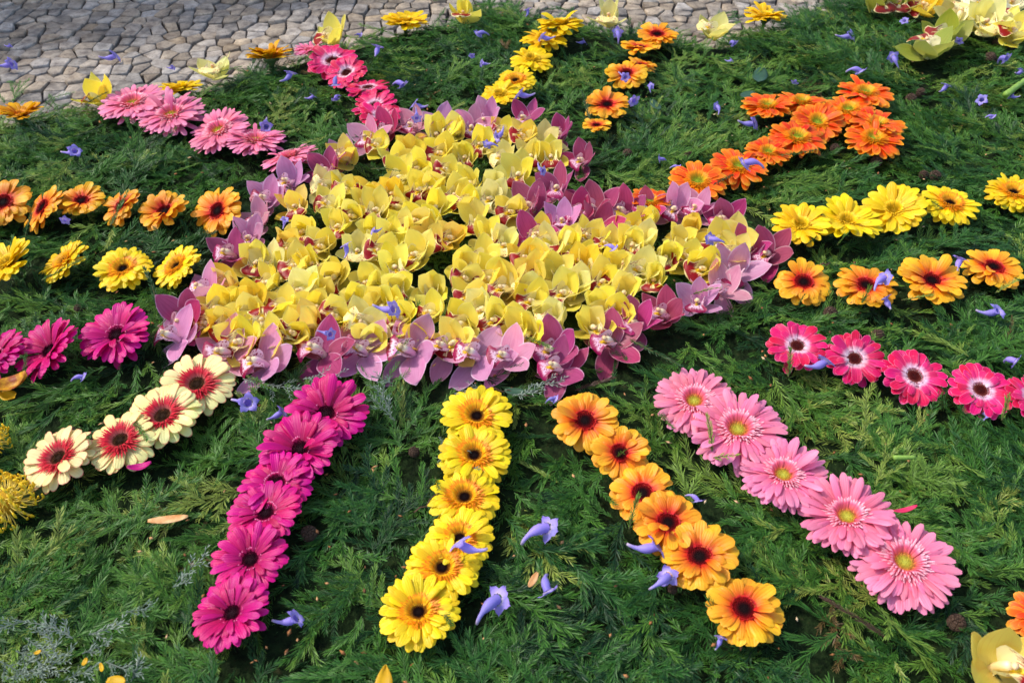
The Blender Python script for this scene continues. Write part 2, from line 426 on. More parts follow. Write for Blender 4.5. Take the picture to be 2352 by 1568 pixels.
def shade_wall():
    """a wall added out of view at the upper left to shade the far paving"""
    a, b = at(-60, 158, PAVE_Z).xy, at(800, 14, PAVE_Z).xy
    h = 2.6; off = Vector((SUN_DIR.x, SUN_DIR.y)).normalized() * (h - PAVE_Z) / math.tan(SUN_EL)
    d = (b - a).normalized(); nrm = Vector((-d.y, d.x))
    p0, p1 = a - d * 3 + off, b + d * 4 + off  # added shade caster, set back towards the sun from the shadow edge
    V = []
    for q, t in ((p0, 0), (p1, 0), (p1, .3), (p0, .3)):
        for z in (PAVE_Z - .01, h): V.append((q.x + nrm.x * t, q.y + nrm.y * t, z))
    F = [(0, 2, 3, 1), (2, 4, 5, 3), (4, 6, 7, 5), (6, 0, 1, 7), (1, 3, 5, 7)]
    o = link('unseen_shade_wall', mk('unseen_shade_wall', V, F, simple_mat('shade_wall_pale', (226, 220, 208), .9, scale=6), None, False))
    tag(o, 'unseen wall added beyond the paving to throw shadow on the far stones', 'wall')
shade_wall()

# ------------------------------------------------------------------ greenery
def sprig_mat(name, instanced=True, brown=False, silver=False):
    s = NT(name); tc, u, v = s.uv()
    if instanced:
        a = s.n('ShaderNodeAttribute', attribute_type='INSTANCER', attribute_name='tint'); t = a.outputs['Fac']
    else: t = s.rnd()
    if brown: c = s.ramp(t, [(0, s2l((70, 46, 34))), (1, s2l((104, 72, 50)))])
    elif silver: c = s.ramp(t, [(0, s2l((104, 128, 112))), (1, s2l((158, 172, 158)))])
    else:
        c = s.ramp(t, [(0, s2l((26, 68, 36))), (.25, s2l((48, 102, 38))), (.55, s2l((78, 130, 42))), (.78, s2l((118, 154, 56))), (.93, s2l((156, 170, 76))), (.975, s2l((112, 86, 50)))])
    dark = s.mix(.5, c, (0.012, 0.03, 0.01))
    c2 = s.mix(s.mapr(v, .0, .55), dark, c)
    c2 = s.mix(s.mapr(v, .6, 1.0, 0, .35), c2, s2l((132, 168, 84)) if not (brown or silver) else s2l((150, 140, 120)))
    return s.finish(c2, .46, .25, .32)
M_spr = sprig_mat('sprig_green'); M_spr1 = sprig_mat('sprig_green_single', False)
M_brown = sprig_mat('sprig_brown', False, brown=True); M_silver = sprig_mat('sprig_silver', False, silver=True)
M_stemg = simple_mat('sprig_stem', (88, 92, 48), .7)

def needles(axis, rng, nl, nw, dens, spread=40, flat=.55, V=None, F=None, UVs=None):
    """needle strips set around an axis (list of points)"""
    L = 0
    for a, b in zip(axis, axis[1:]): L += (b - a).length
    n = int(L * dens)
    for k in range(n):
        t = (k + rng.random()) / n
        x = t * (len(axis) - 1); i = min(int(x), len(axis) - 2); f = x - i
        p = axis[i].lerp(axis[i + 1], f); d = (axis[i + 1] - axis[i]).normalized()
        side = d.cross(Vector((0, 0, 1))).normalized(); up = side.cross(d)
        an = (0 if k % 2 else pi) + rng.gauss(0, flat)
        o = side * cos(an) + up * abs(sin(an)) * (1 if rng.random() < .8 else -1)
        sp = radians(spread + rng.uniform(-12, 12)) * (1 - .35 * t)
        ln = nl * rng.uniform(.75, 1.15) * (.65 + .35 * min(1, t * 6)) * (1 - .45 * max(0, t - .75) / .25)
        dr = (d * cos(sp) + o * sin(sp)).normalized()
        dr2 = (dr + d * .35 + Vector((0, 0, rng.uniform(-.15, .1)))).normalized()
        wv = dr.cross(up * rng.uniform(.5, 1) + side * rng.uniform(-.5, .5)).normalized() * nw * .5
        m = p + dr * ln * .55; e = m + dr2 * ln * .45
        b0 = len(V)
        V += [p - wv * .5, p + wv * .5, m + wv, m - wv, e]
        UVs += [(0, 0), (1, 0), (1, .55), (0, .55), (.5, 1)]
        F += [(b0, b0 + 1, b0 + 2, b0 + 3), (b0 + 3, b0 + 2, b0 + 4)]
def sprig_geo(seed, length=.1, branches=0, nl=.012, nw=.0013, dens=900, spread=40, curve=.35, flat=.55):
    rng = random.Random(seed)
    V, F, UVs = [], [], []; SV, SF = [], []
    def axis(p, d, L, cv, n=7):
        pts = [p.copy()]; c = rng.uniform(-cv, cv); cz = rng.uniform(-.3, .15)
        for i in range(n):
            d = (Matrix.Rotation(c / n, 3, 'Z') @ d); d.z += cz / n; d.normalize()
            p = p + d * L / n; pts.append(p.copy())
        return pts
    def add(ax, r):
        v, f = tube_data([tuple(p) for p in ax], [r * (1 - .7 * i / (len(ax) - 1)) for i in range(len(ax))], 4, False)
        b = len(SV); SV.extend(v); SF.extend(tuple(i + b for i in q) for q in f)
    main = axis(Vector((0, 0, 0)), Vector((1, 0, .08)).normalized(), length, curve * 2)
    add(main, .0011); needles(main, rng, nl, nw, dens, spread, flat, V, F, UVs)
    for b in range(branches):
        k = 1 + int((b + rng.random() * .6) / max(1, branches) * (len(main) - 2)); k = min(k, len(main) - 2)
        d = (main[k + 1] - main[k]).normalized()
        s_ = 1 if b % 2 else -1
        d2 = Matrix.Rotation(s_ * radians(rng.uniform(28, 50)), 3, 'Z') @ d; d2.z += rng.uniform(-.05, .2); d2.normalize()
        ax = axis(main[k], d2, length * rng.uniform(.35, .6) * (1 - .4 * k / len(main)), curve, 5)
        add(ax, .0008); needles(ax, rng, nl * .9, nw, dens, spread, flat, V, F, UVs)
    c = main[len(main) // 2]
    return [p - c for p in V], F, UVs, [Vector(p) - c for p in SV], SF
def sprig_mesh(name, mat, *a, **k):
    V, F, UVs, SV, SF = sprig_geo(*a, **k)
    b = len(V)
    return mk(name, V + SV, F + [tuple(i + b for i in f) for f in SF], mat, UVs + [(.5, .05)] * len(SV))

FLOWER_SPOTS = []          # (x, y, r, depth_drop) filled by the flowers below; greenery is pressed down under them

# ------------------------------------------------------------------ gerberas
def build_gerbera_types():
    for k, g in GER.items():
        W, (fa, fb), dr = g['W'], g['fr'], g['dr']
        m_out = petal_mat(k + '_petal', **g['out'])
        flo_stops = [(p, s2l(c)) for p, c in g['flo']]
        s = NT(k + '_floret'); tc, u, v = s.uv()
        geo = s.n('ShaderNodeNewGeometry')
        c = s.ramp(v, flo_stops); c = s.hsv(c, .5, 1, s.math('ADD', .78, s.math('MULTIPLY', geo.outputs['Random Per Island'], .4)))
        m_flo = s.finish(c, .5, .2, .3)
        s = NT(k + '_disc'); tc, u, v = s.uv(); geo = s.n('ShaderNodeNewGeometry')
        c = s.ramp(v, [(p, s2l(c)) for p, c in g['disc']]); c = s.hsv(c, .5, 1, s.math('ADD', .65, s.math('MULTIPLY', geo.outputs['Random Per Island'], .7)))
        m_disc = s.finish(c, .75, 0, .1)
        rng = random.Random(hash(k) % 1000 if False else sum(map(ord, k)))
        def pet(idx, length, ww):
            lift, droop = rng.uniform(.06, .15), rng.uniform(.06, .18)
            cup, bend, notch = rng.uniform(-.25, .35), rng.uniform(-.06, .06), rng.uniform(0, .03)
            ridge = rng.uniform(.006, .014)
            r0 = max(.10, dr * .92)
            def f(u, v):
                v = min(1, v * 1.36 - .36 * v * v)
                wv = ww * (.34 + .66 * sm(0, .5, v)) * (sqrt(max(.30, 1 - ((v - .80) / .225) ** 2)) if v > .80 else 1)
                x = r0 + (length - r0) * v - .05 * u * u * sm(.8, 1, v) - notch * (1 - abs(u)) ** 2 * sm(.85, 1, v) * 1.2
                z = lift * v - droop * v * v * v + cup * (u * wv) ** 2 / max(ww, .01) - ridge * cos(u * pi * 2) * sm(0, .3, v) * (1 - sm(.85, 1, v))
                return (x, u * wv + bend * v * v, z)
            return grid(k + '_petal', 4, 7, f, m_out)
        g['petals'] = [pet(i, rng.uniform(.965, 1.02), W * rng.uniform(.98, 1.2)) for i in range(6)]
        g['petals2'] = [pet(i, rng.uniform(.70, .84), W * rng.uniform(.72, .92)) for i in range(4)]
        # inner florets: short curled straps in rings
        def florets(seed):
            r_ = random.Random(seed); V, F, T = [], [], []
            rings = 2 if fb - fa < .2 else 4
            for q in range(rings):
                n = 44 - q * 4
                L = (fb - fa) * (1 - .72 * q / rings)
                for i in range(n):
                    a = 2 * pi * (i + r_.uniform(-.3, .3)) / n; ln = L * r_.uniform(.8, 1.15); wd = .022 * r_.uniform(.8, 1.25)
                    zt = .03 + .018 * q + r_.uniform(-.01, .02)
                    dx, dy = cos(a), sin(a); b0 = len(V)
                    for j in range(4):
                        t = j / 3; rr = fa + ln * t; z = .035 + .022 * q + zt * sin(t * 2.2) + (.03 if rings == 2 else .085) * t
                        wj = wd * (.55, .95, 1, .25)[j]
                        for sd in (-1, 1):
                            V.append((dx * rr - dy * wj * sd, dy * rr + dx * wj * sd, z)); T.append((.5 + sd * .5, t))
                    for j in range(3): F.append((b0 + 2 * j, b0 + 2 * j + 1, b0 + 2 * j + 3, b0 + 2 * j + 2))
            return mk(k + '_floret_ring', V, F, m_flo, T)
        g['florets'] = [florets(i) for i in range(2)]
        # disc of tiny buds on a spiral over a domed cushion
        V, F, T = [], [], []
        nb = 110
        n = 12
        V.append((0, 0, .085)); T.append((0, .1))
        for q, (rr, zz) in enumerate(((.5, .075), (.85, .06), (1.02, .01))):
            for i in range(n):
                a = 2 * pi * i / n; V.append((dr * rr * cos(a), dr * rr * sin(a), zz)); T.append((0, rr * .98))
        for i in range(n): F.append((0, 1 + i, 1 + (i + 1) % n))
        for q in range(2):
            for i in range(n):
                a, b = 1 + q * n + i, 1 + q * n + (i + 1) % n; F.append((a, a + n, b + n, b))
        for i in range(nb):
            rr = dr * 1.03 * sqrt((i + .5) / nb); a = i * 2.39996; rt = rr / (dr * 1.03)
            x, y = rr * cos(a), rr * sin(a); z0 = .095 - .02 * rt ** 4 - .025 * (1 - rt); s_ = dr * .075; h = .03 + .035 * rt
            b0 = len(V)
            for q in range(4):
                aa = a + q * pi / 2; V.append((x + s_ * cos(aa), y + s_ * sin(aa), z0)); T.append((0, rt))
            V.append((x * 1.05, y * 1.05, z0 + h)); T.append((1, min(1, rt + .05)))
            for q in range(4): F.append((b0 + q, b0 + (q + 1) % 4, b0 + 4))
        g['disc_mesh'] = mk(k + '_disc', V, F, m_disc, T, False)
build_gerbera_types()
CALYX = None
def calyx_mesh():
    pts = [(0, 0, .02), (0, 0, -.06), (0, 0, -.16), (.02, 0, -.28), (.03, .01, -.55)]
    return tube('flower_stem', pts, [.30, .26, .16, .07, .06], M_calyx, 10)
CALYX = calyx_mesh()
GCOUNT = 0
def gerbera(kind, px, py, wpx, tilt, az, label, group, cup=0.0, z=.026, sparse=1.0):
    g = GER[kind]
    rr = wpx * .5 * depth(px, py, z) / FPX
    p = at(px, py, z)
    root = link('gerbera', None)
    root.empty_display_size = .02
    n = tilt_vec(tilt + U(-2, 2), az + U(-6, 6))
    root.matrix_world = Matrix.Translation(p) @ rot_to(n, U(0, 6.28)) @ Matrix.Scale(rr, 4)
    tag(root, label, 'gerbera', group)
    tv = U(.9, 1.05); tint = (tv, tv * U(.9, 1.04), tv * U(.9, 1.04), 1)
    cupv = U(-3, 6); dev = U(.7, 1.5); ph = U(0, 6.28); wob = U(0, 7) * dev
    N = int(g['n'] * sparse)
    for layer, (nn, meshes, base, zz) in enumerate(((N, g['petals'], 1.0, 0), (int(g['n2'] * sparse), g['petals2'], 5, .03))):
        for i in range(nn):
            if R() < .025: continue
            a = 2 * pi * (i + U(-.38, .38)) / nn
            odd = (U(10, 30) if R() < .6 else -U(8, 20)) if R() < .035 else 0
            pitch = base + cup + cupv + odd + wob * sin(a * 2 + ph) + random.gauss(0, 3.2 * dev) + (4 if i % 2 else -3) * (1 - layer)
            o = link('petal', random.choice(meshes), root); o.color = tint
            sc = U(.965, 1.025)
            o.matrix_basis = Matrix.Translation((0, 0, zz + (i % 2) * .012)) @ Matrix.Rotation(a, 4, 'Z') @ Matrix.Rotation(-radians(pitch), 4, 'Y') @ Matrix.Rotation(random.gauss(0, .16), 4, 'X') @ Matrix.Diagonal((sc, 1, 1, 1))
    f = link('floret_ring', random.choice(g['florets']), root, Matrix.Rotation(U(0, 6), 4, 'Z')); tag(f, kind='stuff')
    tag(link('disc', g['disc_mesh'], root), kind='stuff')
    link('stem', CALYX, root)
    FLOWER_SPOTS.append((p.x, p.y, rr, .018))
    return root

def grow(kind, row, name, group, tmpl, **kw):
    for i, d in enumerate(row):
        px, py, wv, t, az = d[:5]; k2 = dict(kw)
        if len(d) > 5: k2.update(d[5])
        lab = k2.pop('label', None) or tmpl.format(ORD[i + 1])
        gerbera(k2.pop('kind', kind), px, py, wv, t, az, lab, group, **k2)

grow('orange_bicolour', [(9, 467, 130, 20, 275), (101, 478, 124, 36, 205), (188, 464, 108, 8, 250, dict(cup=6)), (281, 474, 108, 32, 205), (380, 488, 124, 14, 225, dict(cup=8)), (502, 486, 130, 34, 222)],
     'a', 'orange gerberas left of the orchids', 'orange gerbera with red middle, {} from left edge in the row left of the orchids')
grow('yellow_dark', [(22, 610, 150, 16, 190, dict(kind='yellow_plain', cup=8)), (152, 603, 128, 26, 190), (284, 620, 134, 10, 260), (408, 614, 126, 24, 195)],
     'b', 'yellow gerberas left of the orchids', 'yellow gerbera, {} from the left edge, in the row below the left orange gerberas')
grow('magenta', [(-8, 822, 158, 20, 210), (118, 808, 168, 22, 205, dict(cup=8)), (270, 772, 172, 14, 245, dict(cup=4))],
     'c', 'magenta gerberas at the left edge', 'magenta gerbera, {} from the left edge, in the short row above the cream gerberas')
grow('cream_red', [(454, 885, 170, 10, 265), (376, 958, 176, 8, 240), (279, 1014, 166, 6, 230), (138, 1054, 168, 16, 215)],
     'd', 'cream gerberas with red middles', 'cream gerbera with red ring, {} from the orchids in the lower left row')
grow('magenta', [(750, 953, 206, 8, 250, dict(cup=3)), (692, 1034, 204, 12, 215, dict(cup=7)), (636, 1112, 178, 6, 240, dict(cup=6)), (612, 1180, 180, 6, 200, dict(cup=7)), (577, 1287, 184, 8, 250, dict(cup=4)), (536, 1410, 190, 14, 200, dict(cup=6))],
     'e', 'magenta gerberas running to the front', 'magenta gerbera, {} from the orchids in the front row left of the yellow one')
grow('yellow_dark', [(1095, 958, 174, 8, 270), (1089, 1048, 176, 6, 270), (1067, 1144, 174, 4, 270), (1056, 1238, 164, 4, 280), (1016, 1306, 184, 2, 270), (962, 1408, 194, 0, 0)],
     'f', 'yellow gerberas running to the front', 'yellow gerbera with dark eye, {} from the orchids in the middle front row')
grow('orange_bicolour', [(1344, 968, 160, 10, 240), (1424, 1042, 144, 12, 250), (1476, 1134, 158, 8, 220), (1534, 1202, 164, 8, 260), (1607, 1280, 182, 8, 200), (1708, 1400, 184, 2, 270)],
     'g', 'orange gerberas running to the front', 'orange gerbera with dark eye, {} from the orchids in the front row beside the pinks')
grow('light_pink', [(1594, 924, 186, 8, 230), (1694, 990, 222, 6, 240), (1798, 1094, 200, 4, 200, dict(cup=4)), (1944, 1190, 216, 6, 200), (2075, 1294, 240, 4, 260)],
     'h', 'pink gerberas running to the lower right', 'pale pink gerbera with greenish eye, {} from the orchids in the lower right row')
grow('hot_pink', [(1830, 797, 142, 10, 250), (1961, 826, 144, 16, 268), (2098, 866, 152, 12, 275, dict(cup=4)), (2250, 898, 148, 14, 262), (2366, 915, 130, 22, 330)],
     'i', 'hot pink gerberas at the right', 'hot pink gerbera with white ring, {} from the left in the right row')
grow('orange_bicolour', [(1845, 650, 130, 14, 250), (1988, 658, 142, 2, 270), (2138, 648, 156, 6, 300, dict(cup=8)), (2280, 616, 136, 2, 100)],
     'j', 'orange gerberas at the right', 'orange gerbera with dark middle, {} from left in the row below right yellow ones')
grow('yellow_plain', [(1838, 522, 138, 12, 215, dict(cup=10)), (1944, 514, 156, 8, 240, dict(cup=10)), (2052, 487, 148, 18, 225, dict(cup=8)), (2180, 470, 134, 2, 270, dict(kind='yellow_dark')), (2326, 445, 126, 4, 250, dict(kind='yellow_dark'))],
     'k', 'yellow gerberas at the right', 'yellow gerbera, {} from the left in the row right of the orchid tip')
grow('orange_green', [(1492, 464, 104, 2, 270), (1601, 420, 140, 8, 260, dict(kind='orange_green')), (1696, 386, 138, 4, 270), (1763, 353, 112, 2, 270), (1830, 320, 140, 4, 260), (1876, 284, 124, 16, 260)],
     'l', 'orange gerberas with green eyes', 'orange gerbera with green eye, {} from the orchids, in the stroke going up right')
for (px, py, wv, t, az, lab) in [
    (1762, 248, 122, 6, 120, 'leftmost orange gerbera of the upper cluster, above the stroke of orange gerberas'),
    (1840, 238, 120, 6, 90, 'orange gerbera in the upper cluster, between its leftmost one and its middle'),
    (1948, 256, 120, 12, 200, 'orange gerbera below the topmost one of the upper right cluster'),
    (1986, 218, 134, 2, 90, 'topmost orange gerbera of the upper right cluster'),
    (2013, 290, 134, 6, 90, 'rear one of the two overlapping orange gerberas at the cluster\'s right end'),
    (2006, 322, 138, 6, 250, 'front one of the two overlapping orange gerberas at the cluster\'s right end')]:
    gerbera('orange_green', px, py, wv, t, az, lab, 'orange gerberas with green eyes')
grow('orange_bicolour', [(1509, 82, 98, 4, 270), (1470, 112, 94, 14, 80), (1474, 152, 72, 14, 60), (1438, 172, 102, 10, 235), (1394, 243, 108, 6, 260), (1370, 290, 70, 10, 110)],
     'm', 'orange gerberas above the orchids', 'orange gerbera, {} from the pavement in the row above the orchids')
grow('yellow_plain', [(1287, 58, 112, 14, 90, dict(z=.05)), (1250, 92, 112, 6, 70, dict(z=.035)), (1221, 139, 104, 2, 270), (1184, 188, 98, 10, 230, dict(kind='yellow_dark')), (1148, 219, 96, 6, 200)],
     'n', 'yellow gerberas above the orchids', 'yellow gerbera, {} from the pavement in the row above the orchids')
grow('hot_pink', [(764, 143, 122, 10, 250), (797, 170, 102, 18, 245), (846, 205, 104, 8, 120), (862, 246, 108, 14, 230), (874, 268, 104, 8, 300)],
     'o', 'hot pink gerberas above the orchids', 'hot pink gerbera, {} from the pavement in the upper left row')
grow('light_pink', [(307, 243, 156, 4, 210), (396, 269, 158, 4, 220), (504, 304, 146, 14, 215), (588, 327, 140, 12, 70), (666, 365, 134, 20, 140)],
     'p', 'pink gerberas at the upper left', 'pale pink gerbera, {} from the left in the upper left row')
for (k, px, py, wv, t, az, lab, cup) in [
    ('amber', 48, 270, 112, 12, 80, 'amber gerbera at the carpet edge, cut off by the left picture edge', 22),
    ('amber', 622, 136, 118, 22, 110, 'amber gerbera tipped towards the paving, above the pink gerberas', 18),
    ('yellow_plain', 418, 206, 104, 14, 110, 'thin yellow gerbera at the carpet edge behind the pale pink ones', 4),
    ('yellow_plain', 931, 54, 112, 10, 90, 'half hidden yellow gerbera at the far carpet edge', 6),
    ('yellow_plain', 1757, 42, 102, 4, 90, 'yellow gerbera at the far right carpet edge beside the paving', 6),
    ('light_pink', 716, 120, 84, 14, 100, 'shaded pale pink gerbera half sunk behind the hot pink ones', 6),
    ('orange_green', 2392, 1420, 150, 20, 190, 'deep orange gerbera cut off by the lower right picture edge', 4)]:
    gerbera(k, px, py, wv, t, az, lab, 'single gerberas along the edges', cup=cup, z=.012)

# ------------------------------------------------------------------ orchids
ORC = {
 'yellow': dict(pm=orchid_petal_mat('orchid_yellow', (254, 239, 98), (254, 243, 148), (255, 248, 162), (250, 228, 70), tip=(254, 233, 82), hue=.008), lm=lip_mat('orchid_yellow_lip', (250, 240, 176), (146, 4, 12), (250, 236, 160), (248, 206, 30), 'band'), cm=column_mat('orchid_yellow_column', (244, 226, 150)), names='yellow'),
 'gold': dict(pm=orchid_petal_mat('orchid_gold', (253, 227, 86), (251, 238, 138), (252, 230, 112), (243, 200, 64), tip=(246, 196, 72), hue=.008), lm=lip_mat('orchid_gold_lip', (250, 236, 170), (150, 6, 12), (250, 230, 150), (248, 206, 30), 'band'), cm=column_mat('orchid_gold_column', (246, 220, 160)), names='golden'),
 'pale': dict(pm=orchid_petal_mat('orchid_pale', (249, 241, 148), (244, 238, 160), (252, 247, 180), (240, 230, 116), tip=(238, 230, 118)), lm=lip_mat('orchid_pale_lip', (250, 242, 190), (196, 110, 80), (250, 232, 150), (248, 206, 30), 'dots'), cm=column_mat('orchid_pale_column', (246, 236, 180)), names='pale yellow'),
 'green': dict(pm=orchid_petal_mat('orchid_green', (182, 188, 70), (190, 196, 100), (206, 206, 110), (150, 164, 50), tip=(196, 186, 70)), lm=lip_mat('orchid_green_lip', (246, 238, 190), (150, 40, 30), (246, 226, 160), (240, 200, 40), 'band'), cm=column_mat('orchid_green_column', (236, 226, 160)), names='greenish'),
 'white': dict(pm=orchid_petal_mat('orchid_white', (240, 236, 206), (232, 230, 180), (248, 246, 226), (226, 222, 170), tip=(236, 226, 160)), lm=lip_mat('orchid_white_lip', (248, 242, 210), (190, 120, 60), (250, 240, 190), (246, 206, 50), 'dots'), cm=column_mat('orchid_white_column', (246, 240, 206)), names='creamy white'),
 'lilac': dict(pm=orchid_petal_mat('orchid_lilac', (230, 160, 196), (234, 178, 204), (248, 224, 236), (208, 118, 166), tip=(214, 124, 170), veins=.45, edge_w=.07, val=.16), lm=lip_mat('orchid_lilac_lip', (240, 206, 222), (150, 12, 70), (240, 200, 218), (236, 200, 60), 'spots'), cm=column_mat('orchid_lilac_column', (236, 190, 210)), names='lilac'),
 'plum': dict(pm=orchid_petal_mat('orchid_plum', (194, 76, 126), (200, 104, 140), (240, 192, 214), (160, 40, 92), tip=(176, 56, 106), veins=.5, edge_w=.06, val=.16), lm=lip_mat('orchid_plum_lip', (232, 190, 206), (156, 20, 86), (230, 176, 204), (240, 196, 40), 'spots'), cm=column_mat('orchid_plum_column', (244, 220, 196)), names='plum'),
}
LIPMID = {}
M_callus = simple_mat('orchid_callus', (246, 206, 40), .5)
M_anther = simple_mat('orchid_anther', (240, 214, 160), .5, col2=(196, 140, 100), scale=3)
def ball(name, rx, ry, rz, mat):
    return grid(name, 8, 5, lambda u, v: (rx * cos(u * pi) * sin(v * pi), ry * sin(u * pi) * sin(v * pi), rz * cos(v * pi)), mat)
CALLUS, ANTHER = ball('callus', .05, .12, .035, M_callus), ball('anther_cap', .062, .055, .045, M_anther)
def build_orchid_types():
    for k, d in ORC.items():
        rng = random.Random(sum(map(ord, k)))
        yl = k not in ('lilac', 'plum')
        def pet(W, curl):
            a1 = rng.uniform(.15, .45) + curl; cc = rng.uniform(.25, .6); rip = rng.uniform(0, .035); ph = rng.uniform(0, 6); tw = rng.uniform(-.12, .12); asym = rng.uniform(-.08, .08)
            def f(u, v):
                prof = (sin(pi * min(1, (v * .90 + .10)) ** .92)) ** .72 if v < 1 else 0
                prof = max(prof, 0); 
                if v > .82: prof *= 1 - (.6 if yl else .4) * sm(.82, 1.0, v)
                wv = W * (prof * .96 + .02)
                y = u * wv + asym * v * v * .6
                z = a1 * v * v * .55 + cc * (u * wv) ** 2 * 1.5 * (1 - .3 * v) + rip * sin(u * 5 + v * 7 + ph) * abs(u) + tw * u * v * wv
                x = v * (1 - .12 * a1 * v)
                return (x, y, z)
            return grid(k + '_tepal', 6, 8, f, d['pm'])
        d['sep'] = [pet(.335 if yl else .30, rng.uniform(-.2, .25)) for _ in range(5)]
        d['pet'] = [pet(.365 if yl else .325, rng.uniform(-.25, .25)) for _ in range(5)]
        def lip(seed):
            r2 = random.Random(seed); ph = r2.uniform(0, 6); roll = r2.uniform(.8, 1.3)
            nv = 12; sp = [Vector((0, 0, .02))]; an = [radians(62)]
            for j in range(1, 49):
                v = j / 48; e = radians(62) - roll * radians(28) * v - roll * radians(56) * sm(.45, .9, v)
                sp.append(sp[-1] + Vector((0, -cos(e), sin(e))) * .86 / 48); an.append(e)
            def f(u, v):
                j = min(48, int(round(v * 48))); p, e = sp[j], an[j]
                nrm = Vector((0, sin(e), cos(e)))
                if v < .56: wv = .12 + .22 * sm(0, .42, v) - .10 * sm(.42, .56, v)
                else: wv = .24 + .16 * sm(.56, .78, v)
                if v > .8: wv *= sqrt(max(.02, 1 - ((v - .8) / .202) ** 2))
                side = .34 * (abs(u) ** 2.2) * sm(.02, .3, v) * (1 - sm(.45, .62, v))
                fr = .035 * sin(u * 9 + ph + v * 12) * abs(u) ** 2 * sm(.6, .75, v) - .05 * u * u * sm(.6, .9, v)
                wide = wv * (1 - .25 * side / .34 * (abs(u) ** 2))
                return p + Vector((u * wide, 0, 0)) + nrm * (side + fr)
            me = grid(k + '_lip', 8, nv, f, d['lm']); q = sp[21].copy(); LIPMID[me.name] = (q, an[21]); return me
        d['lip'] = [lip(i + len(k)) for i in range(3)]
        pts = []; p = Vector((0, .02, .02)); 
        for j in range(7):
            pts.append(tuple(p)); e = radians(95 + j * 7); p = p + Vector((0, -cos(pi - e) * -1 * .0, sin(e))) * .075 + Vector((0, -.012 * j, 0))
        d['col'] = tube(k + '_column', pts, [.07, .065, .06, .065, .075, .075, .04], d['cm'], 8)
build_orchid_types()
def orchid(kind, px, py, label, group, lip_az=None, tilt=None, taz=None, cup=None, size=.05, z=.032, spread=8):
    d = ORC[kind]
    p = at(px, py, z); p.z = z - .024
    p = p + Vector((0, .012, 0))
    root = link('orchid', None); root.empty_display_size = .01
    tag(root, label, 'orchid', group)
    lip_az = (U(165, 225) if R() < .62 else U(225, 300)) if lip_az is None else lip_az
    tilt = U(14, 40) if tilt is None else tilt
    taz = U(215, 300) if taz is None else taz
    cup = U(42, 66) if cup is None else cup
    q = Vector((0, 0, 1)).rotation_difference(tilt_vec(tilt, taz))
    root.matrix_world = Matrix.Translation(p) @ q.to_matrix().to_4x4() @ Matrix.Rotation(radians(lip_az + 90), 4, 'Z') @ Matrix.Scale(size * U(.92, 1.08), 4)
    tv = U(.98, 1.1); tint = (tv, tv * U(.965, 1.015), tv * U(.8, 1.15), 1)
    for nm, ang, ms, zz in (('sepal', 90, d['sep'], -.02), ('petal', 24, d['pet'], .03), ('petal', 156, d['pet'], .03), ('sepal', -38, d['sep'], -.01), ('sepal', -142, d['sep'], -.01)):
        o = link(nm, random.choice(ms), root); o.color = tint
        c = cup + U(-spread, spread) * 1.6 - (30 if nm == 'sepal' and ang < 0 else 0)
        o.matrix_basis = Matrix.Translation((0, 0, zz)) @ Matrix.Rotation(radians(ang + U(-9, 9)), 4, 'Z') @ Matrix.Rotation(-radians(c), 4, 'Y') @ Matrix.Translation((.05, 0, 0)) @ Matrix.Rotation(random.gauss(0, .18), 4, 'X')
    lm_ = random.choice(d['lip'])
    lo = link('lip', lm_, root, Matrix.Translation((0, -.02, .04)) @ Matrix.Scale(1.0 if kind not in ('lilac', 'plum') else .86, 4))
    mid, an_ = LIPMID[lm_.name]
    link('callus', CALLUS, lo, Matrix.Translation(mid + Vector((0, .02, .02))) @ Matrix.Rotation(-an_, 4, 'X'))
    co = link('column', d['col'], root, Matrix.Scale(1.15, 4))
    link('anther_cap', ANTHER, co, Matrix.Translation((0, -.165, .45)))
    FLOWER_SPOTS.append((p.x, p.y, size * .6, .02))
    return root

EXTRA = [(910, 360), (1075, 350), (1220, 350), (1070, 635), (880, 690), (960, 765), (690, 610), (800, 430), (1120, 540), (1190, 735), (1390, 640), (1510, 640), (560, 775), (850, 770), (1420, 715), (1440, 520), (1690, 585), (960, 375), (990, 545), (1050, 780), (620, 600), (740, 560), (1210, 590), (1280, 620), (640, 780), (1010, 420), (1140, 420), (720, 700), (1080, 470), (500, 700), (850, 435), (930, 468), (1005, 505), (815, 488), (890, 545), (1310, 560), (1250, 530)]
YO = [(870, 328), (944, 343), (1019, 346), (929, 396), (971, 425), (901, 442), (841, 462), (1048, 444), (1133, 447), (1197, 392), (1107, 322), (1164, 297), (1206, 313),
      (1267, 350), (964, 504), (931, 524), (859, 524), (1090, 412), (997, 302), (1052, 295), (1164, 557), (747, 422), (681, 471), (784, 513), (652, 554), (588, 593), (668, 567), (718, 600), (630, 639),
      (573, 677), (569, 714), (650, 703), (733, 670), (775, 725), (606, 749), (672, 762), (817, 683), (834, 745), (817, 571), (485, 734), (966, 580), (1057, 600), (1114, 589), (909, 648), (995, 652),
      (1138, 633), (1081, 674), (1002, 712), (929, 727), (1122, 703), (1215, 663), (1230, 694), (1228, 624), (1072, 736), (1144, 732), (1285, 732), (1303, 672), (916, 698), (1272, 564), (1339, 610), (1415, 610),
      (1480, 617), (1532, 578), (1454, 557), (1625, 610), (1434, 668), (1378, 698), (1357, 545), (1499, 503), (1560, 547), (1661, 554), (1335, 599), (1164, 359), (800, 360), (760, 470), (705, 520), (875, 575), (900, 610),
      (1040, 540), (1100, 500), (1250, 600), (1180, 480), (530, 650), (530, 745), (720, 745), (860, 640), (1590, 590), (1700, 545), (1600, 520), (1000, 470), (1030, 385), (1250, 320), (1170, 660), (870, 480), (770, 620), (700, 660), (1400, 560), (1330, 655), (1480, 555), (1220, 755), (1360, 745)] + EXTRA
